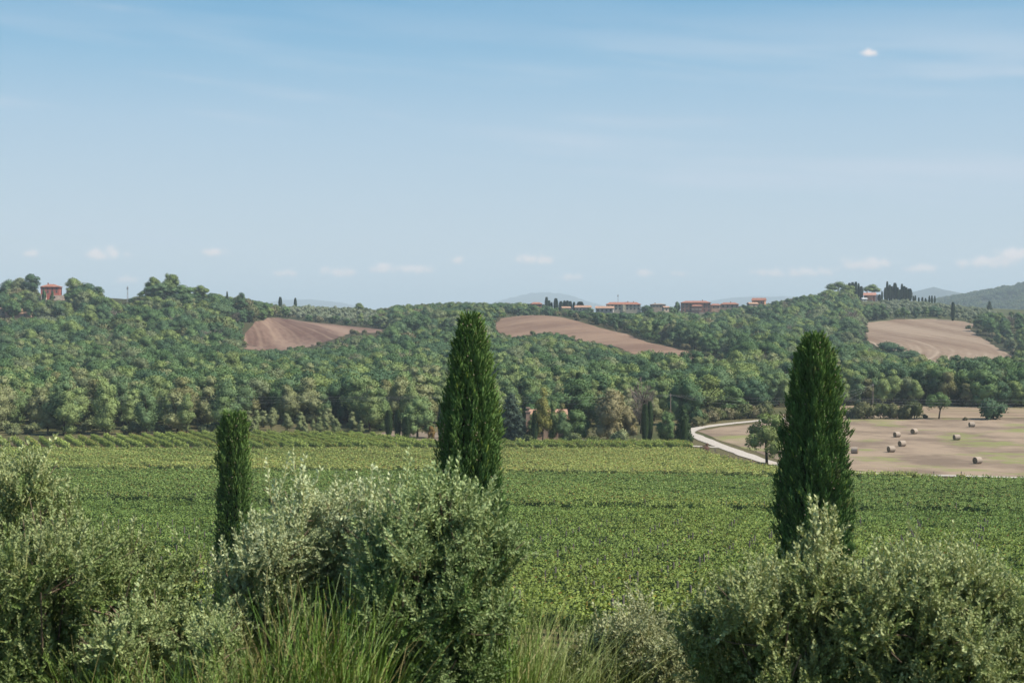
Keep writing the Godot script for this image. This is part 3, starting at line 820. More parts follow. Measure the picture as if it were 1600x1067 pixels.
func build_woods() -> void:
	var r := gen(500)
	var dens := noise(501, 0.008, 3)
	var kinds := noise(502, 0.011, 2)
	var list := []   # kind, variant, position, size, yaw, tint, stand
	var d := 342.0
	while d < 1420.0:
		var step := 6.0 if d < 470.0 else (7.0 if d < 640.0 else 8.4)
		var x := -0.40 * d - 20.0
		while x < 0.40 * d + 20.0:
			var p := Vector2(x + r.randf_range(-2.8, 2.8), -(d + r.randf_range(-2.8, 2.8)))
			x += step * r.randf_range(0.8, 1.2)
			var dd := -p.y
			var u := p.x / dd
			if inside(p, vineyard) or inside(p, dirt_patch) or inside(p, field_brown) or inside(p, field_hump) or inside(p, field_right) or inside(p, hay_field) or inside(p, far_meadow): continue
			if u > 0.12 and dd < 442.0: continue                       # open fields at the right
			if dd < 400.0 and u > -0.06 and u < 0.19 and dd < 352.0: continue # farmhouse and its trees are set by hand
			if dd < 362.0 and u > -0.07 and u < 0.16: continue
			if u > 0.09 and u < 0.20 and dd < 395.0 and dd < 388.0 + (u - 0.13) * 120.0: continue
			var skip := false
			for g in groves:
				if inside(p, g): skip = true
			for y in yards:
				if p.distance_to(y[0]) < y[1]: skip = true
			if dd > 1215.0 and dd < 1262.0 and u > 0.04 and u < 0.185: skip = true   # the village street
			if skip: continue
			var kind := "oak"
			var h := r.randf_range(7.5, 11.5) if r.randf() < 0.7 else r.randf_range(11.0, 15.0)
			var kn := kinds.get_noise_2d(p.x, p.y)
			var stand := "hill"
			if dd < 460.0:
				stand = "valley"
				if u < -0.02: h = r.randf_range(9.0, 14.0)
				else: h = r.randf_range(8.0, 12.5)
				if kn > -0.08 or u < -0.2 and dd < 400.0: kind = "poplar"
				if u > -0.20 and u < -0.105 and dd < 372.0:
					kind = "poplar"
					h = r.randf_range(3.0, 5.5)
					stand = "sapling"
				elif dd < 358.0 and r.randf() < 0.6:
					kind = "bush"
					h = r.randf_range(2.0, 3.6)
			elif dd < 640.0:
				stand = "foot"
				h = r.randf_range(9.0, 13.5)
				if kn > 0.15: kind = "poplar"
			elif r.randf() < 0.05: kind = "bush"
			if u > 0.30 and dd > 860.0 and dd < 1150.0 and r.randf() < 0.75:   # scrub on the slope at the far right
				kind = "bush"
				h = r.randf_range(2.0, 4.5)
				stand = "scrub"
			if kind == "oak" and dd > 460.0:
				var pick := r.randf()
				if pick < 0.025: kind = "bare"
				elif pick < 0.12: kind = "poplar"
			# treetops stay under the crests and field edges that the view keeps open
			var cap := along(crest, u, 0.02) + r.randf_range(-0.0045, 0.0016)
			var base := hgt(p.x, p.y)
			var room := EYE.y + cap * dd - base
			if room < 2.0: continue
			h = minf(h, room)
			var shape := r.randf_range(0.44, 0.60)
			if kind == "poplar": shape = r.randf_range(0.24, 0.34)
			if kind == "bush": shape = r.randf_range(0.7, 0.95)
			if dd > 560.0:
				for tries in 7:
					if not stands_across(dd, u, 1.2 * h * shape / dd, (base - EYE.y) / dd, (base + 1.12 * h - EYE.y) / dd): break
					h *= 0.8
				if h < 2.2: continue
			if h < 4.0 and kind == "oak":
				kind = "bush"
				shape = 0.8
			var wide := h * shape
			if kind == "oak" and h < 7.0: wide *= 1.2
			var pal: Array = tint[kind]
			var ci := clampi(int((0.5 + 1.1 * dens.get_noise_2d(p.x * 1.7, p.y * 1.7)) * pal.size() + r.randf_range(-1.3, 1.3)), 0, pal.size() - 1)
			var col: Color = pal[ci]
			if dd < 358.0 and kind == "bush": col = tint.pale[r.randi() % 2] * r.randf_range(0.75, 1.05)
			if stand == "sapling": col = tint.pale[r.randi() % 2]
			elif stand == "valley" and kind == "poplar" and r.randf() < 0.12: col = tint.gold[1]
			list.append([kind, r.randi() % 11, Vector3(p.x, base - 0.1, p.y), Vector2(wide, h), r.randf() * TAU, col, stand])
		d += step
	# which of them show, and how large
	list.sort_custom(func(a, b): return a[2].z > b[2].z)
	var seen := {}
	var score := []
	for k in list.size():
		var t: Array = list[k]
		var dd: float = -t[2].z
		var top: float = (t[2].y + t[3].y - EYE.y) / dd
		var foot: float = (t[2].y - EYE.y) / dd
		var u0 := int(floor((t[2].x - t[3].x * 0.8) / dd / 0.0015))
		var u1 := int(ceil((t[2].x + t[3].x * 0.8) / dd / 0.0015))
		var area := 0.0
		for q in range(u0, u1 + 1):
			var cur: float = seen.get(q, -9.0)
			area += maxf(0.0, top - maxf(cur, foot))
			seen[q] = maxf(cur, top - 0.0008)
		if absf(t[2].x / dd) < 0.365: score.append([area, k])
	score.sort_custom(func(a, b): return a[0] > b[0])
	var count := {}
	var single := {}
	for s in score:
		var kd: String = list[s[1]][0]
		var most := 285 if kd == "oak" or kd == "poplar" else 90
		if count.get(kd, 0) < most and s[0] > 0.008:
			count[kd] = count.get(kd, 0) + 1
			single[s[1]] = true
	var stands := {
		"valley": ["in the belt behind the vineyard"],
		"foot": ["at the foot of the hills"],
		"hill": ["on the wooded hillside"],
		"sapling": ["in the young vineyard thicket"],
		"scrub": ["on the scrubby slope"],
	}
	var says := {"oak": ["oak_tree", "round tree", "tree"], "poplar": ["poplar_tree", "narrow tree", "tree"], "bush": ["bush", "low bush", "bush"], "bare": ["bare_tree", "half bare tree", "tree"]}
	var rest := {}
	for k in list.size():
		var t: Array = list[k]
		if single.has(k):
			var w: Array = says[t[0]]
			var st: Array = stands[t[6]]
			var c: Color = t[5]
			var tone := "mid green"
			if c.r > c.g * 0.92: tone = "brownish"
			elif c.g > 0.21: tone = "pale olive"
			elif c.g < 0.15: tone = "dark green"
			var big := "tall " if t[3].y > 11.0 else ("small " if t[3].y < 5.0 else "")
			var bearing: float = t[2].x / -t[2].z
			var spot := ""
			for q in [[-0.30, "at far left"], [-0.215, "left of left cypress"], [-0.165, "right of left cypress"], [-0.10, "left of three cypresses"], [-0.045, "left of middle cypress"], [0.05, "right of middle cypress"], [0.115, "above the farmhouse"], [0.19, "left of right cypress"], [0.28, "right of right cypress"], [9.0, "at far right"]]:
				if bearing < q[0]:
					spot = q[1]
					break
			tree(w[0], "%s%s %s %s, %s" % [big, tone, w[1], st[0], spot], w[2], t[0], t[1], t[2], t[3], t[4], t[5], "%s%s %ss %s, %s" % [big, tone, w[1], st[0], spot])
		else:
			var s: Array = shapes[t[0]]
			var v: int = t[1] % s.size()
			var key: String = t[0] + str(v)
			if not rest.has(key): rest[key] = [t[0], s[v], [], []]
			var k2: Dictionary = s[v]
			rest[key][2].append(Transform3D(Basis(Vector3.UP, t[4]) * Basis.from_scale(Vector3(t[3].x / k2.r, t[3].y / k2.h, t[3].x / k2.r)), t[2]))
			rest[key][3].append(t[5])
	var wood := thing("woodland", "dense mixed wood that covers the hills behind the single trees", "wood", Vector3.ZERO, 0, "", "stuff")
	var names := {"oak": "oak_foliage", "poplar": "poplar_foliage", "bush": "bush_foliage", "bare": "bare_branches"}
	var lm := leafmat(0.65, 0.25, 0.42)
	for key in rest:
		multi(names[rest[key][0]], rest[key][1].crown, lm, rest[key][2], rest[key][3], wood)
	print("trees ", list.size(), " single ", count)
	build_groves(r)
	# the wooded hill far to the right
	var far := []
	var fc := []
	for k in 9000:
		var p := Vector2(r.randf_range(950, 1900), -r.randf_range(2700, 4000))
		if p.x / -p.y < 0.27 or p.x / -p.y > 0.43: continue
		var y := hgt(p.x, p.y)
		if y < 6.0: continue
		var s := r.randf_range(0.8, 1.5)
		if dens.get_noise_2d(p.x * 0.5, p.y * 0.5) > 0.3 and r.randf() < 0.6: continue
		far.append(Transform3D(Basis(Vector3.UP, r.randf() * TAU) * Basis.from_scale(Vector3(s * 1.3, s, s * 1.3)), Vector3(p.x, y - 1.5, p.y)))
		fc.append((tint.oak[r.randi() % 6] as Color) * 0.55)
	multi("far_woodland", shapes.oak[0].crown, lm, far, fc, self)
	tag(get_child(-1), "hazy blue green wood on the far hill at the right edge", "wood", "", "stuff")


func build_groves(r: RandomNumberGenerator) -> void:
	var text := [["silvery olive tree on the ridge behind the reddish brown field", "olive trees above the reddish brown field"], ["grey green olive tree in rows above the striped right field", "olive trees of the grove below the villa"], ["grey green olive tree on the left slope below the red house", "olive trees on the left slope"]]
	for g in groves.size():
		var poly: Array = groves[g]
		var lo: Vector2 = poly[0]
		var hi: Vector2 = poly[0]
		for p in poly:
			lo = lo.min(p)
			hi = hi.max(p)
		var z := lo.y
		while z < hi.y:
			var x := lo.x
			while x < hi.x:
				var p := Vector2(x + r.randf_range(-1.2, 1.2), z + r.randf_range(-0.8, 0.8))
				x += 7.2
				if not inside(p, poly) or r.randf() < 0.06 or absf(p.x / p.y) > 0.36: continue
				var s := r.randf_range(0.85, 1.2)
				var third := "left" if x < lerpf(lo.x, hi.x, 0.34) else ("right" if x > lerpf(lo.x, hi.x, 0.67) else "middle")
				var row := ("back" if z < lerpf(lo.y, hi.y, 0.4) else "front") + " rows, " + third
				tree("olive_tree", text[g][0] + ", " + row, "olive tree", "olive", r.randi() % 4, on(p, -0.1), Vector2(2.7 * s, 4.6 * s), r.randf() * TAU, tint.olive[r.randi() % 3], text[g][1] + ", " + row)
			z += 9.0


# one tree set by hand: kind, distance, where it stands, half width and height in metres
func lone(kind: String, pal: String, ci: int, at: Vector2, wide: float, high: float, label: String, called: String, category := "tree", group := "") -> void:
	var v := absi(int(at.x * 7.0 + at.y * 3.0))
	tree(called, label, category, kind, v, on(at, -0.15), Vector2(wide, high), float(v % 63) / 10.0, tint[pal][ci], group)


func build_lone_trees() -> void:
	# cypresses: where each stands and how high
	var cy := [
		[Vector2(-184.22, -1130), 10.0, 1.5, "fat dark cypress on the ridge above the brown field, left of a pair"], [Vector2(-172.26, -1130), 10.0, 1.2, "slim dark cypress on the ridge above the brown field, right of a pair"],
		[Vector2(-74.03, -1170), 9.0, 1.4, "lone short dark cypress on the crest left of the tall middle cypress"],
		[Vector2(13.96, -1240), 7.5, 1.3, "small cypress at the left end of the village cypress row"], [Vector2(27.36, -1240), 7.0, 1.6, "stubby dark cypress beside the pink village house"],
		[Vector2(30.03, -1235), 13.5, 1.5, "tall slim cypress, second in the village row"], [Vector2(32.06, -1238), 10.5, 2.0, "cypress close behind the tall slim one in the village row"], [Vector2(34.57, -1238), 9.0, 1.0, "thin low cypress in the gap of the village row"],
		[Vector2(38.1, -1235), 12.5, 1.9, "tall cypress alone in the middle of the village row"], [Vector2(42.55, -1235), 10.0, 2.0, "cypress right of the tall lone one in the village row"], [Vector2(45.79, -1240), 10.5, 1.7, "first of the close set cypresses of the village row"],
		[Vector2(48.23, -1238), 10.5, 1.8, "second of the close set cypresses of the village row"], [Vector2(50.82, -1240), 10.0, 1.8, "third of the close set cypresses of the village row"], [Vector2(54.08, -1238), 9.5, 1.4, "narrow cypress left of the broad one in the village row"],
		[Vector2(59.38, -1238), 9.8, 3.2, "broad bushy cypress at the right end of the village row"], [Vector2(88.14, -1275), 7.0, 1.0, "small cypress rising over the long tiled roof"],
		[Vector2(310.91, -1310), 15.0, 2.0, "first cypress left of the hilltop villa"], [Vector2(313.86, -1310), 16.0, 2.0, "second cypress left of the hilltop villa"], [Vector2(315.6, -1305), 16.5, 1.9, "tallest cypress left of the hilltop villa"], [Vector2(318.24, -1305), 15.5, 1.2, "thin cypress left of the hilltop villa"], [Vector2(320.1, -1303), 13.0, 1.9, "cypress nearest to the left wall of the hilltop villa"],
		[Vector2(333.47, -1290), 6.5, 1.6, "low cypress just right of the hilltop villa"], [Vector2(335.79, -1290), 9.5, 0.9, "thin pale cypress right of the hilltop villa"],
		[Vector2(341.32, -1300), 12.5, 1.3, "first cypress of the hilltop row right of the villa"], [Vector2(343.6, -1302), 18.0, 1.2, "tallest, thinnest cypress of the hilltop row"], [Vector2(345.42, -1300), 15.0, 1.5, "third cypress of the hilltop row"], [Vector2(347.83, -1302), 13.5, 1.2, "fourth cypress of the hilltop row"],
		[Vector2(350.1, -1300), 16.5, 2.3, "broad high cypress in the middle of the hilltop row"], [Vector2(351.9, -1298), 12.5, 1.7, "cypress leaning on the broad high one of the hilltop row"], [Vector2(354.79, -1300), 10.5, 1.0, "short thin cypress in the hilltop row"],
		[Vector2(356.54, -1300), 15.5, 1.3, "sharp pointed cypress right in the hilltop row"], [Vector2(358.59, -1300), 13.5, 2.0, "full cypress beside the sharp pointed one of the hilltop row"], [Vector2(360.09, -1298), 12.5, 1.7, "lower cypress near the right end of the hilltop row"], [Vector2(363.01, -1298), 11.5, 2.4, "last broad cypress at the right end of the hilltop row"],
		[Vector2(362.85, -1285), 6.0, 0.8, "first small cypress along the olive grove crest"], [Vector2(364.58, -1285), 6.5, 0.8, "second small cypress along the olive grove crest"], [Vector2(367.76, -1285), 5.0, 0.8, "third small cypress along the olive grove crest"], [Vector2(370.95, -1285), 5.5, 0.9, "fourth small cypress along the olive grove crest"], [Vector2(373.84, -1285), 5.0, 0.8, "fifth small cypress along the olive grove crest"],
		[Vector2(377.31, -1285), 7.5, 0.9, "sixth small cypress along the olive grove crest"], [Vector2(379.63, -1285), 8.0, 0.9, "seventh small cypress along the olive grove crest"], [Vector2(382.23, -1285), 8.0, 0.8, "last small cypress along the olive grove crest"],
		[Vector2(339.77, -1095), 14.5, 1.5, "single tall dark cypress standing at the top of the striped field"],
		[Vector2(-29.38, -338), 6.2, 0.95, "leftmost of three small cypresses on the bare earth"], [Vector2(-26.92, -334), 6.6, 0.8, "middle one of three small cypresses on the bare earth"], [Vector2(-24.45, -327), 5.4, 1.0, "right one of three small cypresses, beside the round tree"],
		[Vector2(-16.64, -330), 7.5, 0.6, "thin cypress half hidden behind the tall middle cypress"],
		[Vector2(17.8, -380), 13.5, 1.2, "tall dark cypress in the woods above the farmhouse"], [Vector2(30.16, -322), 8.6, 0.8, "left one of two slim cypresses right of the willow"], [Vector2(31.35, -323), 9.2, 0.75, "right one of two slim cypresses right of the willow"], [Vector2(36.95, -305), 6.4, 0.75, "slim bright cypress in front of the dark fir by the road"],
	]
	for c in cy:
		lone("cypress", "cypress", 0 if c[0].y < -600 else 1, c[0], c[2], c[1], c[3], "cypress_tree", "cypress")
	# umbrella pines
	lone("pine", "pine", 0, Vector2(-228.24, -905), 5.6, 15.0, "flat topped umbrella pine on the left crest, lower of two", "umbrella_pine", "pine")
	lone("pine", "pine", 0, Vector2(-216.44, -900), 6.2, 17.0, "high domed umbrella pine on the left crest", "umbrella_pine", "pine")
	lone("oak", "pine", 1, Vector2(-216.85, -895), 7.0, 12.5, "bright green round tree under the domed pine on the left crest", "round_tree")
	lone("oak", "pine", 0, Vector2(-197.39, -900), 6.2, 9.5, "light green round tree right of the pines on the left crest", "round_tree")
	lone("pine", "pine", 1, Vector2(299.7, -1310), 12.5, 16.0, "wide umbrella pine on the right hilltop, left of the cypresses", "umbrella_pine", "pine")
	lone("pine", "pine", 0, Vector2(335.35, -1325), 9.0, 16.0, "wide umbrella pine spreading behind the hilltop villa", "umbrella_pine", "pine")
	lone("oak", "oak", 3, Vector2(303.26, -1290), 9.0, 13.0, "round green tree left of the hilltop cypresses", "round_tree")
	lone("pine", "pine", 0, Vector2(-121.63, -1130), 4.6, 9.5, "small light green pine on the crest right of the brown field", "umbrella_pine", "pine")
	lone("oak", "oak", 1, Vector2(-228.06, -890), 7.0, 10.0, "low green tree at the foot of the left crest pines, leftmost", "round_tree")
	lone("oak", "oak", 4, Vector2(-220.45, -890), 8.0, 11.5, "dense low green tree between the two left crest pines", "round_tree")
	lone("oak", "oak", 1, Vector2(-206.42, -890), 8.0, 10.0, "low green tree right of the domed pine", "round_tree")
	lone("oak", "oak", 3, Vector2(288.73, -1290), 9.0, 9.0, "green tree under the left rim of the wide hilltop pine", "round_tree")
	lone("oak", "oak", 2, Vector2(117.74, -1245), 6.5, 8.0, "round green tree between the long house and the stone house", "round_tree")
	lone("oak", "oak", 1, Vector2(139.61, -1240), 5.0, 7.0, "green tree beside the narrow cream village house", "round_tree")
	lone("oak", "oak", 0, Vector2(203.47, -1255), 5.0, 5.5, "low dark tree between the long low house and the orange house", "round_tree")
	lone("oak", "oak", 4, Vector2(66.75, -1225), 4.5, 5.0, "low tree between cream house and tan roofed house", "round_tree")
	lone("oak", "oak", 2, Vector2(-319.19, -945), 9.0, 17.5, "big dark round tree left of the red house", "round_tree")
	lone("oak", "oak", 0, Vector2(-306.16, -930), 1.7, 9.0, "slim dark tree against the left wall of the red house", "round_tree")
	lone("oak", "oak", 0, Vector2(-299.31, -925), 1.7, 8.5, "dark tree in front of the middle of the red house", "round_tree")
	lone("oak", "oak", 3, Vector2(-295.04, -955), 8.5, 14.5, "tall round green tree right of the red house", "round_tree")
	lone("bare", "bare", 0, Vector2(-286.59, -940), 3.5, 13.0, "brownish dry tree between the round trees right of the red house", "dry_tree")
	lone("oak", "oak", 2, Vector2(-281.51, -940), 8.0, 13.0, "dark round tree further right of the red house", "round_tree")
	lone("oak", "oak", 0, Vector2(-274.32, -940), 7.0, 10.5, "last dark tree at the right end of the red house grove", "round_tree")
	lone("oak", "oak", 4, Vector2(-334.51, -945), 8.0, 14.0, "olive green round tree at the left picture edge on the crest", "round_tree")
	lone("oak", "oak", 5, Vector2(-328.58, -950), 8.0, 14.5, "brownish green tree in the crest grove left of the red house", "round_tree")
	lone("fir", "fir", 0, Vector2(-181.37, -905), 1.5, 10.0, "small pointed fir on the left crest", "fir_tree")
	lone("oak", "oak", 2, Vector2(-172.81, -905), 4.2, 12.0, "dark upright tree on the crest above the brown field", "round_tree")
	lone("oak", "oak", 2, Vector2(-245.89, -700), 7.5, 10.0, "big dark tree below the pink farm roofs at far left", "round_tree")
	lone("oak", "oak", 0, Vector2(144.66, -1245), 3.2, 11.5, "dark round tree at the left end of the big brick block", "round_tree")
	lone("fir", "fir", 0, Vector2(396.43, -1180), 3.5, 12.0, "dark conical tree right of the olive grove", "fir_tree")
	lone("oak", "oak", 2, Vector2(334.39, -1125), 6.5, 9.0, "dark round oak at the lower edge of the olive grove", "round_tree")
	lone("bush", "bush", 1, Vector2(330.73, -1030), 2.3, 3.6, "dark bush on the right edge of the striped field", "bush", "bush")
	lone("oak", "oak", 2, Vector2(211.84, -800), 13.0, 14.0, "large dark oak at the foot of the striped field", "round_tree")
	lone("oak", "oak", 0, Vector2(224.81, -800), 7.5, 9.5, "dark oak right of the large one under the striped field", "round_tree")
	lone("bare", "bare", 0, Vector2(181.58, -720), 6.0, 10.0, "grey pink bare tree below the large dark oak", "dry_tree")
	# the valley floor near the farmhouse
	lone("oak", "poplar", 1, Vector2(-22.06, -331), 4.7, 10.2, "big round olive green tree right of the three small cypresses", "round_tree")
	lone("oak", "gold", 2, Vector2(-18.61, -328), 1.0, 3.4, "orange yellow leaved small tree beside the big round tree", "autumn_tree")
	lone("fir", "fir", 0, Vector2(-0.15, -324), 4.1, 11.5, "blue green fir with sweeping boughs left of the farmhouse", "fir_tree")
	lone("fir", "fir", 0, Vector2(1.72, -318), 2.3, 7.0, "low blue green fir against the farmhouse chimney wall", "fir_tree")
	lone("poplar", "gold", 0, Vector2(6.87, -318), 2.3, 13.0, "yellow green tall tree in front of the farmhouse", "autumn_tree")
	lone("poplar", "poplar", 1, Vector2(9.25, -321), 1.6, 11.4, "green tall tree in front of the farmhouse, right of the yellow one", "poplar_tree")
	lone("poplar", "gold", 1, Vector2(11.2, -323), 1.7, 9.2, "dull yellow tree at the right end of the farmhouse", "autumn_tree")
	lone("poplar", "poplar", 3, Vector2(11.49, -319), 2.0, 7.6, "slim green tree over the farmhouse annex", "poplar_tree")
	lone("poplar", "poplar", 1, Vector2(4.5, -322), 1.7, 7.0, "slim dull green tree between chimney and farmhouse wall", "poplar_tree")
	lone("cypress", "cypress", 1, Vector2(5.07, -317), 0.7, 7.5, "dark narrow tree shading the farmhouse wall", "cypress_tree", "cypress")
	lone("oak", "oak", 1, Vector2(14.94, -322), 3.4, 7.6, "mid green round tree right of the farmhouse", "round_tree")
	lone("bush", "pale", 0, Vector2(14.05, -312), 1.9, 3.2, "bright green bush at the foot of the mid green tree", "bush", "bush")
	lone("oak", "willow", 0, Vector2(22.91, -322), 5.2, 12.0, "large pale brownish willow like tree with hanging rounded clumps", "willow_tree")
	lone("oak", "willow", 0, Vector2(26.57, -326), 2.8, 8.2, "smaller brownish tree against the right side of the large pale one", "willow_tree")
	lone("bush", "pale", 1, Vector2(23.73, -310), 2.6, 3.9, "grey green bush under the large pale tree", "bush", "bush")
	lone("bush", "bush", 2, Vector2(26.86, -309), 1.7, 2.4, "low brownish bush right of the grey green one", "bush", "bush")
	lone("bare", "bare", 0, Vector2(31.38, -345), 4.5, 13.5, "leafless grey tree behind the two slim cypresses", "dry_tree")
	lone("bush", "bush", 1, Vector2(3.75, -308), 1.6, 3.0, "green bush at the foot of the farmhouse chimney", "bush", "bush")
	lone("bush", "bush", 0, Vector2(1.66, -308), 1.7, 2.6, "olive green bush between fir and vineyard", "bush", "bush")
	lone("bush", "bush", 1, Vector2(17.39, -309), 1.9, 2.6, "dark bush left of the large pale tree", "bush", "bush")
	lone("oak", "oak", 1, Vector2(35.24, -322), 2.8, 7.0, "rounded dense green tree left of the dark fir by the road", "round_tree")
	lone("fir", "cypress", 1, Vector2(37.17, -308), 2.4, 9.6, "dark broad fir beside the white road", "fir_tree")
	lone("oak", "oak", 3, Vector2(53.84, -392), 7.5, 12.5, "big round green oak behind the road bend", "round_tree")
	lone("oak", "oak", 0, Vector2(45.57, -372), 5.5, 13.0, "dark round oak behind the roadside fir", "round_tree")
	lone("oak", "oak", 1, Vector2(60.94, -398), 6.0, 9.0, "round green oak right of the road bend", "round_tree")
	lone("oak", "oak", 2, Vector2(68.94, -405), 5.5, 11.5, "dark green oak behind the roadside tree", "round_tree")
	# by the road and in the hay field
	lone("oak", "oak", 3, Vector2(47.44, -264), 4.9, 9.8, "leafy green tree beside the white road, left of the tall right cypress", "roadside_tree")
	lone("free", "oak", 1, Vector2(56.7, -258), 5.0, 9.3, "green tree half hidden behind the tall right cypress", "roadside_tree")
	lone("free", "oak", 1, Vector2(118.23, -393), 3.9, 7.8, "small round tree on a thick stem in the hay field, left of two", "field_tree")
	lone("bush", "oak", 2, Vector2(132.77, -391), 4.7, 6.0, "wide dome shaped tree in the hay field, right of two", "field_tree")
	var k2 := 0
	for q in [[1092, 366, 2.6, 3.0], [1099, 374, 2.8, 3.6], [1108, 380, 3.0, 3.4], [1118, 385, 3.2, 4.4], [1128, 389, 2.8, 3.2], [1138, 392, 3.2, 4.0], [1149, 393, 3.0, 3.4], [1160, 395, 3.4, 4.6], [1172, 396, 3.0, 3.8], [1184, 397, 3.2, 4.2], [1196, 399, 3.4, 4.8]]:
		var ordinal: String = ["first", "second", "third", "fourth", "fifth", "sixth", "seventh", "eighth", "ninth", "tenth", "eleventh"][k2]
		lone("bush", "bush", k2 % 3, Vector2((q[0] - 800.0) / 2222.0 * q[1], -q[1]), q[2], q[3], ordinal + " bush, from the left, of the thicket behind the road bend", "bush", "bush", "bushes behind the road bend")
		k2 += 1
	for q in [[1338, 3.4, 4.8, "first bush of the short hedge across the hay field"], [1354, 3.2, 5.0, "second bush of the short hedge across the hay field"], [1377, 3.2, 4.9, "dark third bush of the short hedge across the hay field"], [1398, 2.8, 4.5, "fourth bush of the short hedge across the hay field"], [1414, 2.8, 4.8, "fifth bush of the short hedge across the hay field"], [1427, 2.8, 5.4, "last, tallest bush of the short hedge across the hay field"]]:
		lone("bush", "bush", int(q[0]) % 2, Vector2((q[0] - 800.0) / 2222.0 * 394.0, -394 + int(q[0]) % 3), q[1], q[2], q[3], "bush", "bush")
	lone("bush", "bush", 2, Vector2(123.89, -388), 0.9, 1.3, "tiny dry bush left of the farthest bale", "bush", "bush")
	lone("bush", "bush", 2, Vector2(115.21, -396), 1.0, 1.4, "small dry bush at the foot of the thick stemmed field tree", "bush", "bush")


# ---------------------------------------------------------------- houses and masts
var wallmats := {}


func plaster(col: Color) -> StandardMaterial3D:
	var k := col.to_html()
	if not wallmats.has(k):
		var m := mat(col, 0.9, 0.2)
		m.albedo_texture = speckle(81, 0.03, 0.78, 1.0, 128)
		m.uv1_triplanar = true
		m.uv1_scale = Vector3.ONE * 0.15
		wallmats[k] = m
	return wallmats[k]


func roof_mesh(w: float, d: float, h: float, rise: float, hip: float, over: float) -> ArrayMesh:   # ridge along x; hip 0 = gable
	var b := MB.new()
	var a := w / 2 + over
	var c := d / 2 + over
	var y := h - 0.1
	var e0 := Vector3(-a, y, c); var e1 := Vector3(a, y, c); var e2 := Vector3(a, y, -c); var e3 := Vector3(-a, y, -c)
	var r0 := Vector3(-a + hip, h + rise, 0); var r1 := Vector3(a - hip, h + rise, 0)
	var t := Vector3(0, 0.22, 0)
	b.quad(e0 + t, e1 + t, r1 + t, r0 + t, Vector3(0, 1, 1)); b.quad(e3 + t, e2 + t, r1 + t, r0 + t, Vector3(0, 1, -1))
	b.quad(e0 + t, e3 + t, r0 + t, r0 + t, Vector3(-1, 0.5, 0)); b.quad(e1 + t, e2 + t, r1 + t, r1 + t, Vector3(1, 0.5, 0))
	b.quad(e0, e1, e1 + t, e0 + t, Vector3(0, 0, 1)); b.quad(e3, e2, e2 + t, e3 + t, Vector3(0, 0, -1))
	b.quad(e0, e3, e3 + t, e0 + t, Vector3(-1, 0, 0)); b.quad(e1, e2, e2 + t, e1 + t, Vector3(1, 0, 0))
	b.quad(e0, e1, e2, e3, Vector3(0, -1, 0))
	return b.mesh()


func boxmesh(lo: Vector3, hi: Vector3) -> ArrayMesh:
	var b := MB.new()
	b.box(lo, hi)
	return b.mesh()


# front looks to +z; windows: [x, y, width, height]
func house(called: String, label: String, at: Vector3, yaw: float, w: float, d: float, h: float, rise: float, hip: float, wall: Color, tile: Color, windows: Array, door := [], chimneys := []) -> Node3D:
	var o := thing(called, label, "house", at, yaw)
	var b := MB.new()
	b.box(Vector3(-w / 2, -3, -d / 2), Vector3(w / 2, h, d / 2))
	if hip <= 0.0:
		for s in [-1.0, 1.0]: b.quad(Vector3(s * w / 2, h, d / 2), Vector3(s * w / 2, h, -d / 2), Vector3(s * w / 2, h + rise * 0.96, 0), Vector3(s * w / 2, h + rise * 0.96, 0), Vector3(s, 0, 0))
	part("wall", b.mesh(), plaster(wall), o)
	var rm := part("roof", roof_mesh(w, d, h, rise, hip, 0.6), plaster(tile), o)
	for c in chimneys:
		var cb := MB.new()
		cb.box(Vector3(c - 0.4, h + rise * 0.4, -0.4), Vector3(c + 0.4, h + rise + 0.9, 0.4))
		cb.box(Vector3(c - 0.55, h + rise + 0.9, -0.55), Vector3(c + 0.55, h + rise + 1.05, 0.55))
		part("chimney", cb.mesh(), plaster(wall), rm)
	var glass := mat(Color(0.03, 0.03, 0.035), 0.3, 0.5)
	for q in windows:
		var f := MB.new()
		var x: float = q[0]
		var y: float = q[1]
		var hw: float = q[2] / 2.0
		var hh: float = q[3]
		f.box(Vector3(x - hw - 0.12, y - 0.12, d / 2 + 0.003), Vector3(x - hw, y + hh + 0.12, d / 2 + 0.1)); f.box(Vector3(x + hw, y - 0.12, d / 2 + 0.003), Vector3(x + hw + 0.12, y + hh + 0.12, d / 2 + 0.1))
		f.box(Vector3(x - hw, y + hh, d / 2 + 0.003), Vector3(x + hw, y + hh + 0.12, d / 2 + 0.1)); f.box(Vector3(x - hw, y - 0.12, d / 2 + 0.003), Vector3(x + hw, y, d / 2 + 0.16))
		var win := part("window", f.mesh(), plaster(Color(0.30, 0.24, 0.2)), o)
		part("pane", boxmesh(Vector3(x - hw, y, d / 2 + 0.002), Vector3(x + hw, y + hh, d / 2 + 0.04)), glass, win)
	if door:
		part("door", boxmesh(Vector3(door[0] - door[1] / 2.0, 0, d / 2 + 0.002), Vector3(door[0] + door[1] / 2.0, door[2], d / 2 + 0.06)), mat(Color(0.05, 0.04, 0.035), 0.7), o)
	return o


func grid_windows(x0: float, x1: float, nx: int, ys: Array, w: float, h: float) -> Array:
	var out := []
	for y in ys:
		for k in nx: out.append([lerpf(x0, x1, float(k) / maxf(1, nx - 1)), y, w, h])
	return out


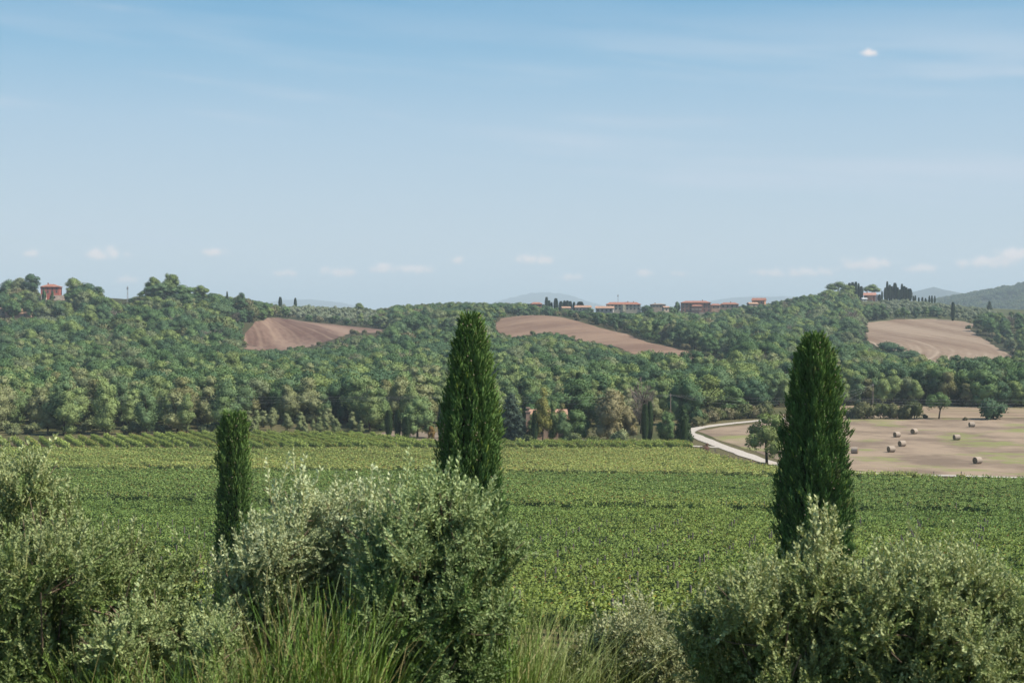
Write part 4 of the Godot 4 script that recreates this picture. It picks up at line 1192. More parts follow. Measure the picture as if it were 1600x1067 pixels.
func build_houses() -> void:
	var tile := Color(0.36, 0.17, 0.125)
	var pale := Color(0.46, 0.29, 0.21)
	# the red house on the left hill
	var o := house("red_house", "tall red house with tiled hip roof on the left hilltop", on(Vector2(-307.83, -950)) + Vector3(0, -0.2, 0), 0.15, 12.0, 10, 8.2, 1.7, 5.0, Color(0.42, 0.145, 0.12), tile, grid_windows(-4.2, 4.2, 4, [4.4, 6.4], 0.95, 1.2), [], [-2.0])
	part("cornice", boxmesh(Vector3(-6.4, 7.2, -5.15), Vector3(6.4, 7.55, 5.15)), plaster(Color(0.30, 0.09, 0.08)), o)
	var po := part("portico", boxmesh(Vector3(-5.4, -0.5, 5.002), Vector3(-2.2, 3.2, 7.4)), plaster(Color(0.62, 0.56, 0.5)), o)
	part("opening", boxmesh(Vector3(-4.6, 0, 7.402), Vector3(-3.0, 2.3, 7.45)), mat(Color(0.02, 0.02, 0.02)), po)
	var te := part("terrace_wall", boxmesh(Vector3(1.2, -1.5, 5.002), Vector3(9.2, 2.6, 8.2)), plaster(Color(0.62, 0.50, 0.42)), o)
	part("opening", boxmesh(Vector3(3.0, 0.6, 8.202), Vector3(3.9, 1.9, 8.25)), mat(Color(0.04, 0.03, 0.03)), te)
	# farm below it at the picture edge
	house("farm_house", "low pink farmhouse with stepped tiled roof at the far left slope", on(Vector2(-305.52, -872)), 0.1, 9, 6, 3.6, 1.3, 0.0, Color(0.50, 0.30, 0.24), pale, [[-1.5, 1.2, 0.9, 1.1], [1.8, 1.2, 0.9, 1.1]])
	house("farm_barn", "long low tiled barn left of the pink farmhouse", on(Vector2(-314.67, -880)), 0.05, 9, 6, 3.4, 1.2, 0.0, Color(0.42, 0.33, 0.27), pale, [[0.5, 1.0, 1.2, 1.2]])
	house("farm_annex", "small annex with flat tiled roof right of the pink farmhouse", on(Vector2(-298.46, -872)), 0.1, 6.5, 5, 2.2, 0.7, 0.0, Color(0.47, 0.32, 0.26), pale, [[0, 0.7, 1.0, 0.9]])
	house("white_shed", "tiny white shed among trees on the left slope", on(Vector2(-253.06, -735)), 0.3, 2.4, 2, 1.7, 0.5, 0.0, Color(0.7, 0.68, 0.63), Color(0.55, 0.5, 0.46), [[0, 0.6, 0.6, 0.5]])
	# the village
	var v := func(px: float, d: float) -> Vector3: return on(Vector2((px - 800.0) / 2222.0 * d, -d))
	house("village_house", "small pinkish red house behind trees at the left village end", v.call(838, 1246) + Vector3(0, 2.6, 0), 0.1, 9, 7, 4.6, 1.3, 2.5, Color(0.47, 0.22, 0.19), tile, grid_windows(-3, 3, 3, [2.6], 0.9, 1.2))
	house("village_house", "low cream house with pale pink roof right of the cypress row", v.call(911, 1232) + Vector3(0, 1.6, 0), -0.2, 13, 8, 3.2, 1.6, 0.0, Color(0.55, 0.46, 0.38), pale, grid_windows(-4.5, 4.5, 4, [1.0], 1.0, 1.2))
	house("village_house", "tiny cream house with red roof close to the village cypresses", v.call(884, 1228) + Vector3(0, 1.2, 0), 0.2, 7, 6, 3.0, 1.1, 0.0, Color(0.55, 0.45, 0.38), pale, grid_windows(-1.8, 1.8, 2, [1.0], 0.9, 1.1))
	o = house("long_village_house", "long two storey cream house with wide red roof under the mast", v.call(974, 1252) + Vector3(0, 2.4, 0), -0.05, 30, 10, 5.2, 1.9, 4.0, Color(0.50, 0.44, 0.36), tile, grid_windows(-13, 13, 9, [0.8, 3.4], 1.3, 1.4), [], [4.0, 9.0])
	part("stair_tower", boxmesh(Vector3(-0.6, -1, 5.002), Vector3(1.8, 5.1, 5.6)), plaster(Color(0.66, 0.58, 0.42)), o)
	house("village_house", "low tan roofed house in front of the long red roofed one", v.call(945, 1228) + Vector3(0, 1.4, 0), -0.15, 15, 8, 3.2, 1.7, 0.0, Color(0.40, 0.37, 0.36), pale, grid_windows(-5.5, 5.5, 4, [0.7], 1.6, 1.7))
	house("stone_village_house", "grey beige flat roofed stone house left of the brick block", v.call(1028, 1252) + Vector3(0, 2.5, 0), 0.1, 12, 9, 5.6, 0.6, 3.0, Color(0.36, 0.30, 0.25), Color(0.32, 0.26, 0.22), grid_windows(-4.4, 4.4, 4, [3.4], 0.9, 1.2), [], [-2.5])
	house("village_house", "narrow cream house just left of the dark tree by the brick block", v.call(1040, 1236) + Vector3(0, 0.5, 0), 0.2, 4.5, 6, 5.6, 0.9, 0.0, Color(0.56, 0.46, 0.36), pale, [[0, 3.2, 0.9, 1.2]])
	o = house("brick_block", "big red brick apartment block with stepped tiled roofs", v.call(1087, 1248) + Vector3(0, 0.4, 0), -0.08, 25.5, 11, 9.2, 1.5, 4.5, Color(0.35, 0.195, 0.155), tile, grid_windows(-11, -4.5, 3, [2.0, 4.8, 7.2], 1.1, 1.3) + grid_windows(7.4, 11.4, 2, [2.0, 4.8, 7.2], 1.1, 1.3), [], [6.0])
	part("front_wing", boxmesh(Vector3(-3.6, -2, 5.502), Vector3(5.4, 6.2, 9.0)), plaster(Color(0.37, 0.21, 0.17)), o)
	var fr := part("wing_roof", roof_mesh(9.0, 3.8, 6.2, 1.0, 1.5, 0.5), plaster(tile), o)
	fr.position = Vector3(0.9, 0, 7.2)
	for q in 3: part("balcony", boxmesh(Vector3(-3.9 + q * 3.1, 3.0, 9.002), Vector3(-1.4 + q * 3.1, 3.9, 9.9)), plaster(Color(0.52, 0.44, 0.38)), o)
	part("base_wall", boxmesh(Vector3(-13, -2.5, 9.05), Vector3(12, 0.7, 9.6)), plaster(Color(0.45, 0.39, 0.33)), o)
	part("garage_opening", boxmesh(Vector3(-1.5, -0.9, 9.602), Vector3(2.5, 0.5, 9.65)), mat(Color(0.02, 0.02, 0.02)), o)
	house("village_house", "small low red roofed house right of the brick block", v.call(1118, 1254) + Vector3(0, 3.4, 0), 0.0, 8, 7, 3.0, 1.2, 2.0, Color(0.52, 0.36, 0.27), tile, grid_windows(-2, 2, 2, [0.9], 0.9, 1.2))
	house("village_house", "long low red roofed house between brick block and hill", v.call(1140, 1256) + Vector3(0, 3.2, 0), -0.05, 15, 8, 3.2, 1.3, 3.0, Color(0.45, 0.33, 0.26), tile, grid_windows(-6, 6, 4, [0.6], 1.4, 1.8), [], [1.0])
	house("village_house", "orange walled house with two tiled roofs at the right village end", v.call(1186, 1262) + Vector3(0, 3.4, 0), -0.35, 11, 8, 3.6, 2.0, 0.0, Color(0.50, 0.25, 0.16), tile, grid_windows(-3, 3, 3, [1.2], 0.9, 1.2))
	house("village_house", "lower tiled annex left of the orange walled house", v.call(1176, 1256) + Vector3(0, 2.4, 0), 0.25, 8, 6, 2.6, 1.2, 0.0, Color(0.52, 0.40, 0.32), pale, [[0, 0.8, 1.0, 1.1]])
	# the villa on the right hill
	o = house("hilltop_villa", "salmon villa with red gable roof and white side on the right hilltop", on(Vector2(327.27, -1300)) + Vector3(0, 0.6, 0), -0.35, 10, 8, 4.8, 2.2, 0.0, Color(0.52, 0.24, 0.16), Color(0.50, 0.26, 0.20), grid_windows(-3.2, 3.2, 3, [2.9], 0.9, 1.3), [1.0, 1.2, 2.2], [-2.5])
	part("gable_front", boxmesh(Vector3(-1.8, -1, 4.002), Vector3(2.8, 4.6, 5.6)), plaster(Color(0.54, 0.26, 0.17)), o)
	part("white_wing", boxmesh(Vector3(5.002, -1, -3), Vector3(7.6, 5.4, 3.4)), plaster(Color(0.74, 0.70, 0.66)), o)
	part("terrace", boxmesh(Vector3(-8, -1.8, 6.4), Vector3(3.5, 0.2, 10)), plaster(Color(0.36, 0.33, 0.31)), o)
	house("white_hut", "small white roofed hut below the hilltop villa", on(Vector2(313.33, -1265)), 0.2, 4.2, 3, 2.0, 0.6, 0.0, Color(0.55, 0.53, 0.5), Color(0.75, 0.76, 0.78), [[0, 0.6, 0.8, 0.8]])
	# the stone farmhouse in the valley
	o = house("stone_farmhouse", "pinkish stone farmhouse half hidden by tall trees at the vineyard edge", on(Vector2(8.2, -331)), 0.05, 8.2, 7, 5.0, 1.6, 0.0, Color(0.40, 0.305, 0.25), pale, [[-1.7, 1.2, 0.75, 1.1], [1.6, 1.2, 0.75, 1.1], [-1.7, 3.6, 0.7, 0.9], [3.2, 3.4, 0.7, 0.9]], [3.0, 1.0, 2.1])
	var ch := MB.new()
	ch.box(Vector3(-5.2, -1, 3.502), Vector3(-4.2, 6.4, 4.3)); ch.box(Vector3(-5.35, 6.4, 3.4), Vector3(-4.05, 6.65, 4.4)); ch.box(Vector3(-5.0, 6.65, 3.6), Vector3(-4.4, 7.3, 4.2)); ch.box(Vector3(-5.2, 7.3, 3.4), Vector3(-4.2, 7.5, 4.4))
	part("chimney_stack", ch.mesh(), plaster(Color(0.46, 0.33, 0.27)), o)
	var an := part("annex", boxmesh(Vector3(2.2, -1, 5.2), Vector3(4.9, 3.3, 8.4)), plaster(Color(0.43, 0.33, 0.275)), o)
	part("door", boxmesh(Vector3(3.4, 0, 8.402), Vector3(4.0, 1.9, 8.44)), mat(Color(0.2, 0.14, 0.11)), an)
	var ar := part("annex_roof", roof_mesh(2.7, 3.2, 3.3, 0.9, 0.0, 0.3), plaster(pale), o)
	ar.position = Vector3(3.55, 0, 6.8)
	# masts
	var grey := mat(Color(0.25, 0.26, 0.28), 0.6, 0.5)
	var masts := [[Vector2(94.06, -1262), 16.5, "thin grey lattice mast rising above the long village roof"], [Vector2(-244.74, -905), 11.0, "thin grey mast on the bare crest left of the pines"]]
	for q in masts:
		var t := thing("radio_mast", q[2], "mast", on(q[0]))
		var b := MB.new()
		var hh: float = q[1]
		for s in 3:
			var a := TAU * s / 3.0
			b.tube(PackedVector3Array([Vector3(cos(a), 0, sin(a)) * 0.55, Vector3(cos(a) * 0.2, hh, sin(a) * 0.2)]), 0.09, 0.07, 4)
		part("leg", b.mesh(), grey, t)
		var c := MB.new()
		for k in int(hh):
			var a0 := TAU * (k % 3) / 3.0
			var a1 := TAU * ((k + 1) % 3) / 3.0
			var w0 := lerpf(0.55, 0.2, k / hh)
			c.tube(PackedVector3Array([Vector3(cos(a0) * w0, k, sin(a0) * w0), Vector3(cos(a1) * w0, k + 1.0, sin(a1) * w0)]), 0.05, 0.05, 3)
		part("bracing", c.mesh(), grey, t)
		part("antenna", boxmesh(Vector3(-0.5, hh - 2.2, -0.12), Vector3(0.5, hh - 0.8, 0.12)), grey, t)


# ---------------------------------------------------------------- power line, bales, sign
func build_small_things() -> void:
	var wood := mat(Color(0.20, 0.17, 0.14), 0.9)
	var metal := mat(Color(0.42, 0.44, 0.46), 0.5, 0.5)
	var poles := [[Vector2(-164.86, -352), 9.5], [Vector2(-9.58, -343), 9.5], [Vector2(37.97, -340), 10.0], [Vector2(72.94, -336), 9.5], [Vector2(109.82, -432), 8.0], [Vector2(147.13, -330), 9.5]]
	var words := ["wooden power pole outside the left picture edge", "wooden power pole behind the tall middle cypress", "wooden power pole between the oaks by the road", "wooden power pole behind the tall right cypress", "grey power pole at the far edge of the stubble strip", "wooden power pole beyond the right picture edge"]
	for k in poles.size():
		var t := thing("power_pole", words[k], "pole", on(poles[k][0]))
		var h: float = poles[k][1]
		var b := MB.new()
		b.tube(PackedVector3Array([Vector3(0, -1, 0), Vector3(0, h * 0.5, 0), Vector3(0, h, 0)]), 0.15, 0.10, 8)
		part("post", b.mesh(), wood, t)
		part("crossarm", boxmesh(Vector3(-0.06, h - 0.7, -0.9), Vector3(0.06, h - 0.55, 0.9)), wood, t)
		for e in [-0.8, 0.0, 0.8]:
			var ib := MB.new()
			ib.tube(PackedVector3Array([Vector3(0, h - 0.55, e), Vector3(0, h - 0.35, e)]), 0.05, 0.03, 6)
			part("insulator", ib.mesh(), metal, t)
	var spans := [[0, 1], [1, 2], [2, 3], [3, 5], [3, 4]]
	for s in spans:
		var t := thing("power_line", "thin pale wires strung between the poles " + ["left of the middle cypress", "over the farmhouse trees", "over the road bend", "over the hay field", "back to the stubble strip pole"][spans.find(s)], "power line", Vector3.ZERO, 0, "wires of the power line")
		for e in [-0.8, 0.0, 0.8]:
			var a: Vector3 = on(poles[s[0]][0]) + Vector3(0, poles[s[0]][1] - 0.33, e)
			var c: Vector3 = on(poles[s[1]][0]) + Vector3(0, poles[s[1]][1] - 0.33 , e)
			var path := PackedVector3Array()
			for q in 17:
				var f := q / 16.0
				path.append(a.lerp(c, f) - Vector3(0, (1.2 + e * 0.9) * 4.0 * f * (1.0 - f), 0))
			var b := MB.new()
			b.tube(path, 0.013, 0.013, 3)
			part("wire", b.mesh(), metal, t)
	# round bales: straw cylinders in pale net wrap
	var wrapb := MB.new()
	var endb := MB.new()
	var prof := [[-0.66, 0.60], [-0.63, 0.655], [-0.55, 0.68], [-0.2, 0.685], [0.2, 0.68], [0.55, 0.685], [0.63, 0.655], [0.66, 0.60]]
	var r := gen(900)
	for k in prof.size():
		for j in 24:
			var a := TAU * j / 24.0
			var rr: float = prof[k][1] * (1.0 + r.randf_range(-0.008, 0.008))
			wrapb.vert(Vector3(prof[k][0], rr * cos(a) * (1.0 if cos(a) > -0.9 else 0.97), rr * sin(a)), Vector3(0, cos(a), sin(a)), Color.WHITE, Vector2(prof[k][0], j / 24.0))
	for k in prof.size() - 1:
		for j in 24:
			var a := k * 24 + j
			var c := k * 24 + (j + 1) % 24
			wrapb.tri(a, c, c + 24, wrapb.n[a]); wrapb.tri(a, c + 24, a + 24, wrapb.n[a])
	for q in 3:   # the end: rolled layers, each ring a little proud
		for j in 24:
			var a0 := TAU * j / 24.0
			var a1 := TAU * (j + 1) / 24.0
			var ro := 0.61 - q * 0.2
			var ri := ro - 0.2
			var x := 0.662 + 0.012 * q
			endb.quad(Vector3(x, ro * cos(a0), ro * sin(a0)), Vector3(x, ro * cos(a1), ro * sin(a1)), Vector3(x + 0.012, ri * cos(a1), ri * sin(a1)), Vector3(x + 0.012, ri * cos(a0), ri * sin(a0)), Vector3.RIGHT)
	var wm := mat(Color(0.44, 0.375, 0.315), 0.85)
	wm.albedo_texture = speckle(91, 0.05, 0.7, 1.0, 128)
	wm.uv1_scale = Vector3(3, 6, 1)
	var em := mat(Color(0.20, 0.15, 0.095), 0.95)
	var bales := [[Vector2(90.49, -333.53), 26, "upper left bale, beside the farther one in the hay field"], [Vector2(97.2, -342.89), 40, "round straw bale turned most towards the viewer, upper middle of the hay field"], [Vector2(84.81, -308.45), 24, "middle bale just above the front left one"], [Vector2(78.43, -293.41), 20, "front left bale of the cluster in the hay field"], [Vector2(102.04, -325.56), 14, "lone bale in the middle right of the hay field"], [Vector2(118.11, -364.54), 6, "farthest small bale near the dome shaped tree"], [Vector2(87.22, -265.74), 28, "nearest bale, alone at the lower right of the hay field"], [Vector2(70.11, -290.18), 155, "bale half hidden by the tree behind the right cypress"]]
	for q in bales:
		var t := thing("hay_bale", q[2] if q[2].begins_with("round") else "round straw bale: " + q[2], "hay bale", on(q[0], 0.70), deg_to_rad(q[1]), "round bales in the hay field")
		part("net_wrap", wrapb.mesh(), wm, t)
		part("end_face", endb.mesh(), em, t)
		var e2 := part("end_face", endb.mesh(), em, t)
		e2.rotation.y = PI
	# brown stump of a pruned bush and a low post by the road
	var st := thing("dry_bush", "small round reddish brown dry bush beside the white road", "bush", on(Vector2(39.31, -290.18)))
	part("crown", crown(r, [[Vector3(0, 0.75, 0), 0.85], [Vector3(-0.4, 0.6, 0.2), 0.55], [Vector3(0.5, 1.1, 0), 0.5], [Vector3(0.6, 1.8, 0), 0.25]], 700, 0.3, 0.12, Color(0.16, 0.095, 0.075), 0.2), leafmat(0.8, 0.2, 0), st)
	part("trunk", trunk_mesh(r, 0.8, 0.1, 3, 0.4, 1.2), barkmat, st)
	var sg := thing("road_post", "slim post with small board beside the white road", "sign", on(Vector2(41.08, -287.01)))
	part("post", boxmesh(Vector3(-0.05, -0.3, -0.05), Vector3(0.05, 1.3, 0.05)), wood, sg)
	part("board", boxmesh(Vector3(-0.16, 0.75, 0.052), Vector3(0.16, 1.25, 0.09)), wood, sg)


# ---------------------------------------------------------------- vineyard
func vine_mesh(s: int, leaves: int, ln: float, green: Color, yellow: float) -> ArrayMesh:   # 1.2 m of a trained row, along x
	var r := gen(s)
	var b := MB.new()
	b.tube(PackedVector3Array([Vector3(0.1, -0.1, 0), Vector3(0.05, 0.5, 0.03), Vector3(0, 0.95, 0)]), 0.05, 0.035, 4, Color(0.09, 0.07, 0.05))
	for k in 4: b.blob(Vector3(-0.5 + k * 0.33, 1.28, 0), Vector3(0.30, 0.42, 0.17), green * 0.8, r, 0.25)
	for k in leaves:
		var t := r.randf()
		var y := 0.75 + 1.15 * pow(t, 0.75)
		var side := 1.0 if r.randf() < 0.5 else -1.0
		var wz := 0.34 * (1.0 - 0.55 * t) + 0.05
		var z := side * wz * r.randf_range(0.6, 1.15)
		var p := Vector3(r.randf_range(-0.68, 0.68), y + r.randf_range(-0.08, 0.08), z)
		if r.randf() < 0.09: p.y += r.randf_range(0.1, 0.32)
		var out := Vector3(r.randf_range(-0.4, 0.4), 0.35 + t * 0.9, side * (1.1 - t)).normalized()
		var d := (rand_dir(r) + Vector3(0, -0.25, 0) + out * 0.3).normalized()
		var sd := d.cross(out + rand_dir(r) * 0.5).normalized()
		var g := r.randf_range(0.7, 1.3)
		var col := Color(green.r * g, green.g * g, green.b * g)
		if r.randf() < yellow: col = Color(0.27, 0.24, 0.06) * r.randf_range(0.6, 1.2)
		elif r.randf() < yellow * 0.2: col = Color(0.22, 0.10, 0.04)
		var l := ln * r.randf_range(0.7, 1.25)
		b.leaf(p, d, sd, l, l * 0.95, col, out, 0.35, 0.4)
	return b.mesh()


func build_vineyard() -> void:
	var near := []
	var far := []
	for k in 4:
		near.append(vine_mesh(300 + k, 210, 0.15, Color(0.165, 0.245, 0.06), 0.055))
		far.append(vine_mesh(320 + k, 130, 0.20, Color(0.175, 0.25, 0.065), 0.05))
	var lm := leafmat(0.55, 0.25, 0.5)
	var postm := mat(Color(0.13, 0.12, 0.11), 0.9, 0.2)
	var post := MB.new()
	post.box(Vector3(-0.04, -0.4, -0.04), Vector3(0.04, 2.2, 0.04))
	var pm := post.mesh()
	var patch := noise(600, 0.012, 3)
	var r := gen(601)
	var text := [["row of green and yellowing grapevines in the nearest vineyard block", "vine rows of the nearest block"], ["row of mid green grapevines in the second vineyard block", "vine rows of the second block"], ["row of yellowish green grapevines in the third vineyard block", "vine rows of the third block"], ["row of green grapevines in the farthest vineyard block", "vine rows of the farthest block"]]
	var total := 0
	for kk in 660:   # the far block runs away from the viewer, the others slant across
		var pass_no := int(kk >= 330)
		var k := kk % 330 - 160
		var dir := Vector2(-0.41, -0.912) if pass_no == 0 else Vector2(-0.80, -0.60)
		dir = dir.normalized()
		var across := Vector2(-dir.y, dir.x)
		var yaw := atan2(-dir.y, dir.x)
		var blocks := {}
		var t := -200.0
		while t < 420.0:
			var p := dir * t + across * (k * (2.8 if pass_no == 0 else 2.6))
			t += 1.12
			var d := -p.y
			if d < 58.0 or absf(p.x) > 0.372 * d + 7.0 or not inside(p, vineyard): continue
			var wav := 5.0 * patch.get_noise_1d(p.x * 1.6)
			var e2 := 160.0 - 0.24 * p.x + wav
			var e1 := 225.0 - 0.14 * p.x - wav
			var e0 := 288.0
			var bl := 0
			if minf(absf(d - e2), minf(absf(d - e1), absf(d - e0))) < 3.5: continue
			if d > e0: bl = 3
			elif d > e1: bl = 2
			elif d > e2: bl = 1
			if (bl == 3) != (pass_no == 0): continue
			if not blocks.has(bl): blocks[bl] = []
			blocks[bl].append(p)
		for bl in blocks:
			var pts: Array = blocks[bl]
			if pts.size() < 5: continue
			var mid: Vector2 = pts[pts.size() / 2]
			var lie := "left" if mid.x / -mid.y < -0.12 else ("right" if mid.x / -mid.y > 0.10 else "middle")
			var len := "short" if pts.size() < 40 else "long"
			var o := thing("vine_row", "%s %s, %s part" % [len, text[bl][0], lie], "vine row", on(pts[0]), 0, "%s %s, %s part" % [len, text[bl][1], lie])
			var where := []
			var cols := []
			var row_tone := r.randf_range(0.9, 1.1)
			for p in pts:
				if r.randf() < 0.02: continue
				var flip := PI if r.randf() < 0.5 else 0.0
				var s := r.randf_range(0.9, 1.12)
				where.append(Transform3D(Basis(Vector3.UP, yaw + flip) * Basis.from_scale(Vector3(1.05, s, r.randf_range(0.95, 1.25))), on(p) - o.position))
				var y := patch.get_noise_2d(p.x, p.y)
				var c := Color(1, 1, 1)
				var ripe := clampf((150.0 + p.y) / 95.0 + 1.1 * y, 0, 1)   # turning yellow down the near slope
				if bl < 2: c = Color(0.97, 0.99, 1.15).lerp(Color(1.2, 1.05, 1.1), ripe)
				elif bl == 2: c = Color(1.35, 1.2, 1.5).lerp(Color(1.70, 1.38, 1.8), clampf(0.5 + 0.012 * (p.x + 50.0) + 1.5 * y, 0, 1))
				else: c = Color(1.35, 1.22, 1.3)
				var g := (r.randf_range(0.86, 1.13) + 0.14 * y) * row_tone
				cols.append(Color(c.r * g, c.g * g, c.b * g))
			var v := posmod(k * 3, 4)
			multi("foliage", (near if bl < 1 else far)[v], lm, where, cols, o)
			total += where.size()
			var step := 5 if bl == 0 else 1000
			for q in range(0, pts.size(), step):
				var d: float = -pts[q].y
				if bl == 0 and d > 135.0: continue
				var po := part("post", pm, postm, o)
				po.position = on(pts[q]) - o.position
				po.rotation.y = r.randf()
	print("vines ", total, " rows ", used.get("vine_row", 0))


# ---------------------------------------------------------------- near cypresses
func spray_mesh(s: int) -> ArrayMesh:   # a plume of scale-leaved twigs, 0.3 m, growing along +y, its outside to +z
	var r := gen(s)
	var b := MB.new()
	for k in 13:
		var t := k / 12.0
		var a := r.randf_range(-1.3, 1.3)
		var o := Vector3(sin(a) * 0.8, 0, cos(a) * 0.6)
		var p := Vector3(0, 0.02 + 0.2 * t, 0) + o * 0.015
		var d := (Vector3.UP * (0.9 + t) + o * (0.75 - 0.4 * t) + rand_dir(r) * 0.2).normalized()
		var g := 0.75 + 0.5 * t + r.randf_range(-0.15, 0.2)
		b.leaf(p, d, d.cross(o).normalized(), r.randf_range(0.08, 0.13), r.randf_range(0.022, 0.036), Color(0.100 * g, 0.180 * g, 0.055 * g), (o + Vector3.UP * 0.3).normalized(), 0.4)
	return b.mesh()


func near_cypress(label: String, at: Vector3, height: float, widths: Array, s: int, count: int) -> void:
	var r := gen(s)
	var o := thing("tall_cypress", label, "cypress", at)
	var lump := noise(s, 1.0, 2)
	var ridge := noise(s + 1, 1.0, 2)
	var lean_noise := noise(s + 2, 1.0, 2)
	var cones := []
	var rad := func(y: float) -> float:
		var down := height - y
		for k in widths.size() - 1:
			if down <= widths[k + 1][0]: return lerpf(widths[k][1], widths[k + 1][1], (down - widths[k][0]) / (widths[k + 1][0] - widths[k][0]))
		return widths[-1][1]
	var b := MB.new()
	b.tube(PackedVector3Array([Vector3(0, -0.5, 0), Vector3(0, 0.6, 0), Vector3(0.05, height * 0.5, 0), Vector3(0, height * 0.93, 0)]), 0.16, 0.02, 8)
	part("trunk", b.mesh(), barkmat, o)
	# inner twigs: upright boughs that fill the column
	var inner := MB.new()
	for k in 150:
		var y := r.randf_range(0.3, height * 0.9)
		var a := r.randf() * TAU
		var rr: float = rad.call(y + 0.6) * 0.55
		inner.tube(PackedVector3Array([Vector3(0, y - 0.5, 0), Vector3(cos(a) * rr * 0.7, y, sin(a) * rr * 0.7), Vector3(cos(a) * rr, y + 0.9, sin(a) * rr)]), 0.03, 0.012, 4)
	part("branch", inner.mesh(), barkmat, o)
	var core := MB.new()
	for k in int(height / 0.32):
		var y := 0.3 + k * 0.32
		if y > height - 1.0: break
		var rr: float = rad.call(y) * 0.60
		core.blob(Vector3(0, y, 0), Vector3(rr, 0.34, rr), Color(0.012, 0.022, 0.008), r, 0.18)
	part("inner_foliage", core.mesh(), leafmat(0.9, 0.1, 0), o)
	var lists := [[], [], []]
	var cols := [[], [], []]
	for k in count:
		var y := height * (1.0 - pow(r.randf(), 0.62)) if r.randf() < 0.15 else height * r.randf() * 0.985
		var rr: float = rad.call(y)
		if r.randf() > rr / 1.15 + 0.2: continue
		var a := r.randf() * TAU
		var out := Vector3(cos(a), 0, sin(a))
		rr *= 1.0 + 0.16 * lean_noise.get_noise_3d(out.x * 0.9, y * 0.16, out.z * 0.9) + 0.10 * lean_noise.get_noise_3d(out.x * 2.0 + 9.0, y * 0.5, out.z * 2.0)
		var g := 0.5 + 0.8 * ridge.get_noise_3d(out.x * 3.0, y * 0.55, out.z * 3.0) + 0.7 * lump.get_noise_3d(out.x * 6.5, y * 1.9, out.z * 6.5)
		var q: float = rr * (0.58 + 0.52 * clampf(g, 0.0, 1.15)) - pow(r.randf(), 3.0) * 0.2 * rr
		var up := (Vector3.UP + out * r.randf_range(0.05, 0.65) + rand_dir(r) * 0.28).normalized()
		var side := up.cross(out).normalized()
		var bs := Basis(side, up, side.cross(up)).scaled(Vector3.ONE * r.randf_range(0.6, 1.2))
		var v := r.randi() % 3
		lists[v].append(Transform3D(bs, out * q + Vector3(0, y - 0.1, 0)))
		var tone := r.randf_range(0.7, 1.25)
		var yl := 0.25 * clampf(y / height - 0.5, 0, 1) + (0.7 if r.randf() < 0.02 else 0.0)
		if lean_noise.get_noise_3d(out.x * 3.0, y * 1.1 + 40.0, out.z * 3.0) > 0.60: cols[v].append(Color(1.7, 1.1, 1.3) * tone * 0.9)   # a dry brown patch
		else: cols[v].append(Color(tone * (1.0 + yl * 1.6), tone * (1.0 + yl * 0.8), tone))
		if cones.size() < 420 and y > 1.5 and r.randf() < 0.03: cones.append(Transform3D(Basis().scaled(Vector3.ONE * r.randf_range(0.8, 1.3)), out * (q + 0.13) + Vector3(0, y + 0.05, 0)))
	for v in 3: multi("crown", sprays[v], spraymat, lists[v], cols[v], o)
	var cb := MB.new()
	cb.blob(Vector3.ZERO, Vector3.ONE * 0.02, Color.WHITE, r, 0.1)
	multi("cones", cb.mesh(), mat(Color(0.24, 0.20, 0.14), 0.8), cones, [], o)


var sprays := []
var spraymat: StandardMaterial3D


func build_near_cypresses() -> void:
	for k in 3: sprays.append(spray_mesh(700 + k))
	spraymat = leafmat(0.6, 0.3, 0.12)
	var mid := Vector3(-1.17, 30.05, -40)
	var w := []
	for q in [[0, 4], [12, 12], [40, 23], [80, 33], [120, 39], [170, 46], [220, 51], [280, 54], [400, 57], [600, 50]]: w.append([q[0] * 0.018, q[1] * 0.0158])
	var g := on(Vector2(mid.x, mid.z), -0.2)
	near_cypress("tall full cypress in the middle, pointed top, between the shrubs", g, mid.y - g.y, w, 811, 26000)
	mid = Vector3(8.96, 29.49, -42)
	w = []
	for q in [[0, 5], [12, 13], [35, 27], [60, 34], [100, 41], [150, 48], [200, 53], [250, 57], [330, 59], [420, 61], [600, 55]]: w.append([q[0] * 0.0189, q[1] * 0.0166])
	g = on(Vector2(mid.x, mid.z), -0.2)
	near_cypress("tallest, broadest cypress on the right, in front of the hay field", g, mid.y - g.y, w, 822, 30000)
	mid = Vector3(-10.97, 26.19, -56)
	w = []
	for q in [[0, 7], [8, 17], [25, 23], [60, 25], [140, 26], [200, 29], [260, 33], [400, 30]]: w.append([q[0] * 0.0252, q[1] * 0.0222])
	g = on(Vector2(mid.x, mid.z), -0.2)
	near_cypress("smaller narrow cypress with blunt top on the left", g, mid.y - g.y, w, 833, 17000)


# ---------------------------------------------------------------- shrubs and grass in front
func shoot_mesh(s: int, leaves: int, length: float, ln: float, wd: float) -> ArrayMesh:   # a leafy twig along +y
	var r := gen(s)
	var b := MB.new()
	var bend := Vector3(r.randf_range(-0.12, 0.12), 0, r.randf_range(-0.12, 0.12)) * length
	b.tube(PackedVector3Array([Vector3.ZERO, bend * 0.4 + Vector3(0, length * 0.5, 0), bend + Vector3(0, length, 0)]), 0.0028, 0.0012, 3, Color(0.8, 0.7, 0.55))
	for k in leaves:
		var t := (k + 0.6) / leaves
		var p := bend * t * t + Vector3(0, length * (0.08 + 0.92 * t), 0)
		var a := (k % 2) * PI + int(k / 2) * 1.45 + r.randf_range(-0.35, 0.35)
		var o := Vector3(cos(a), 0, sin(a))
		var d := (o * (1.0 - 0.45 * t) + Vector3.UP * r.randf_range(0.45, 0.95)).normalized()
		var sd := d.cross(Vector3.UP).normalized().rotated(d, r.randf_range(-0.6, 0.6))
		var g := r.randf_range(0.8, 1.2)
		var l := ln * r.randf_range(0.75, 1.2) * (1.0 - 0.35 * t * t)
		b.folded(p, d, sd, l, wd * r.randf_range(0.85, 1.15), Color(g, g, g), Color(g * 1.05, g * 1.05, g))
	return b.mesh()


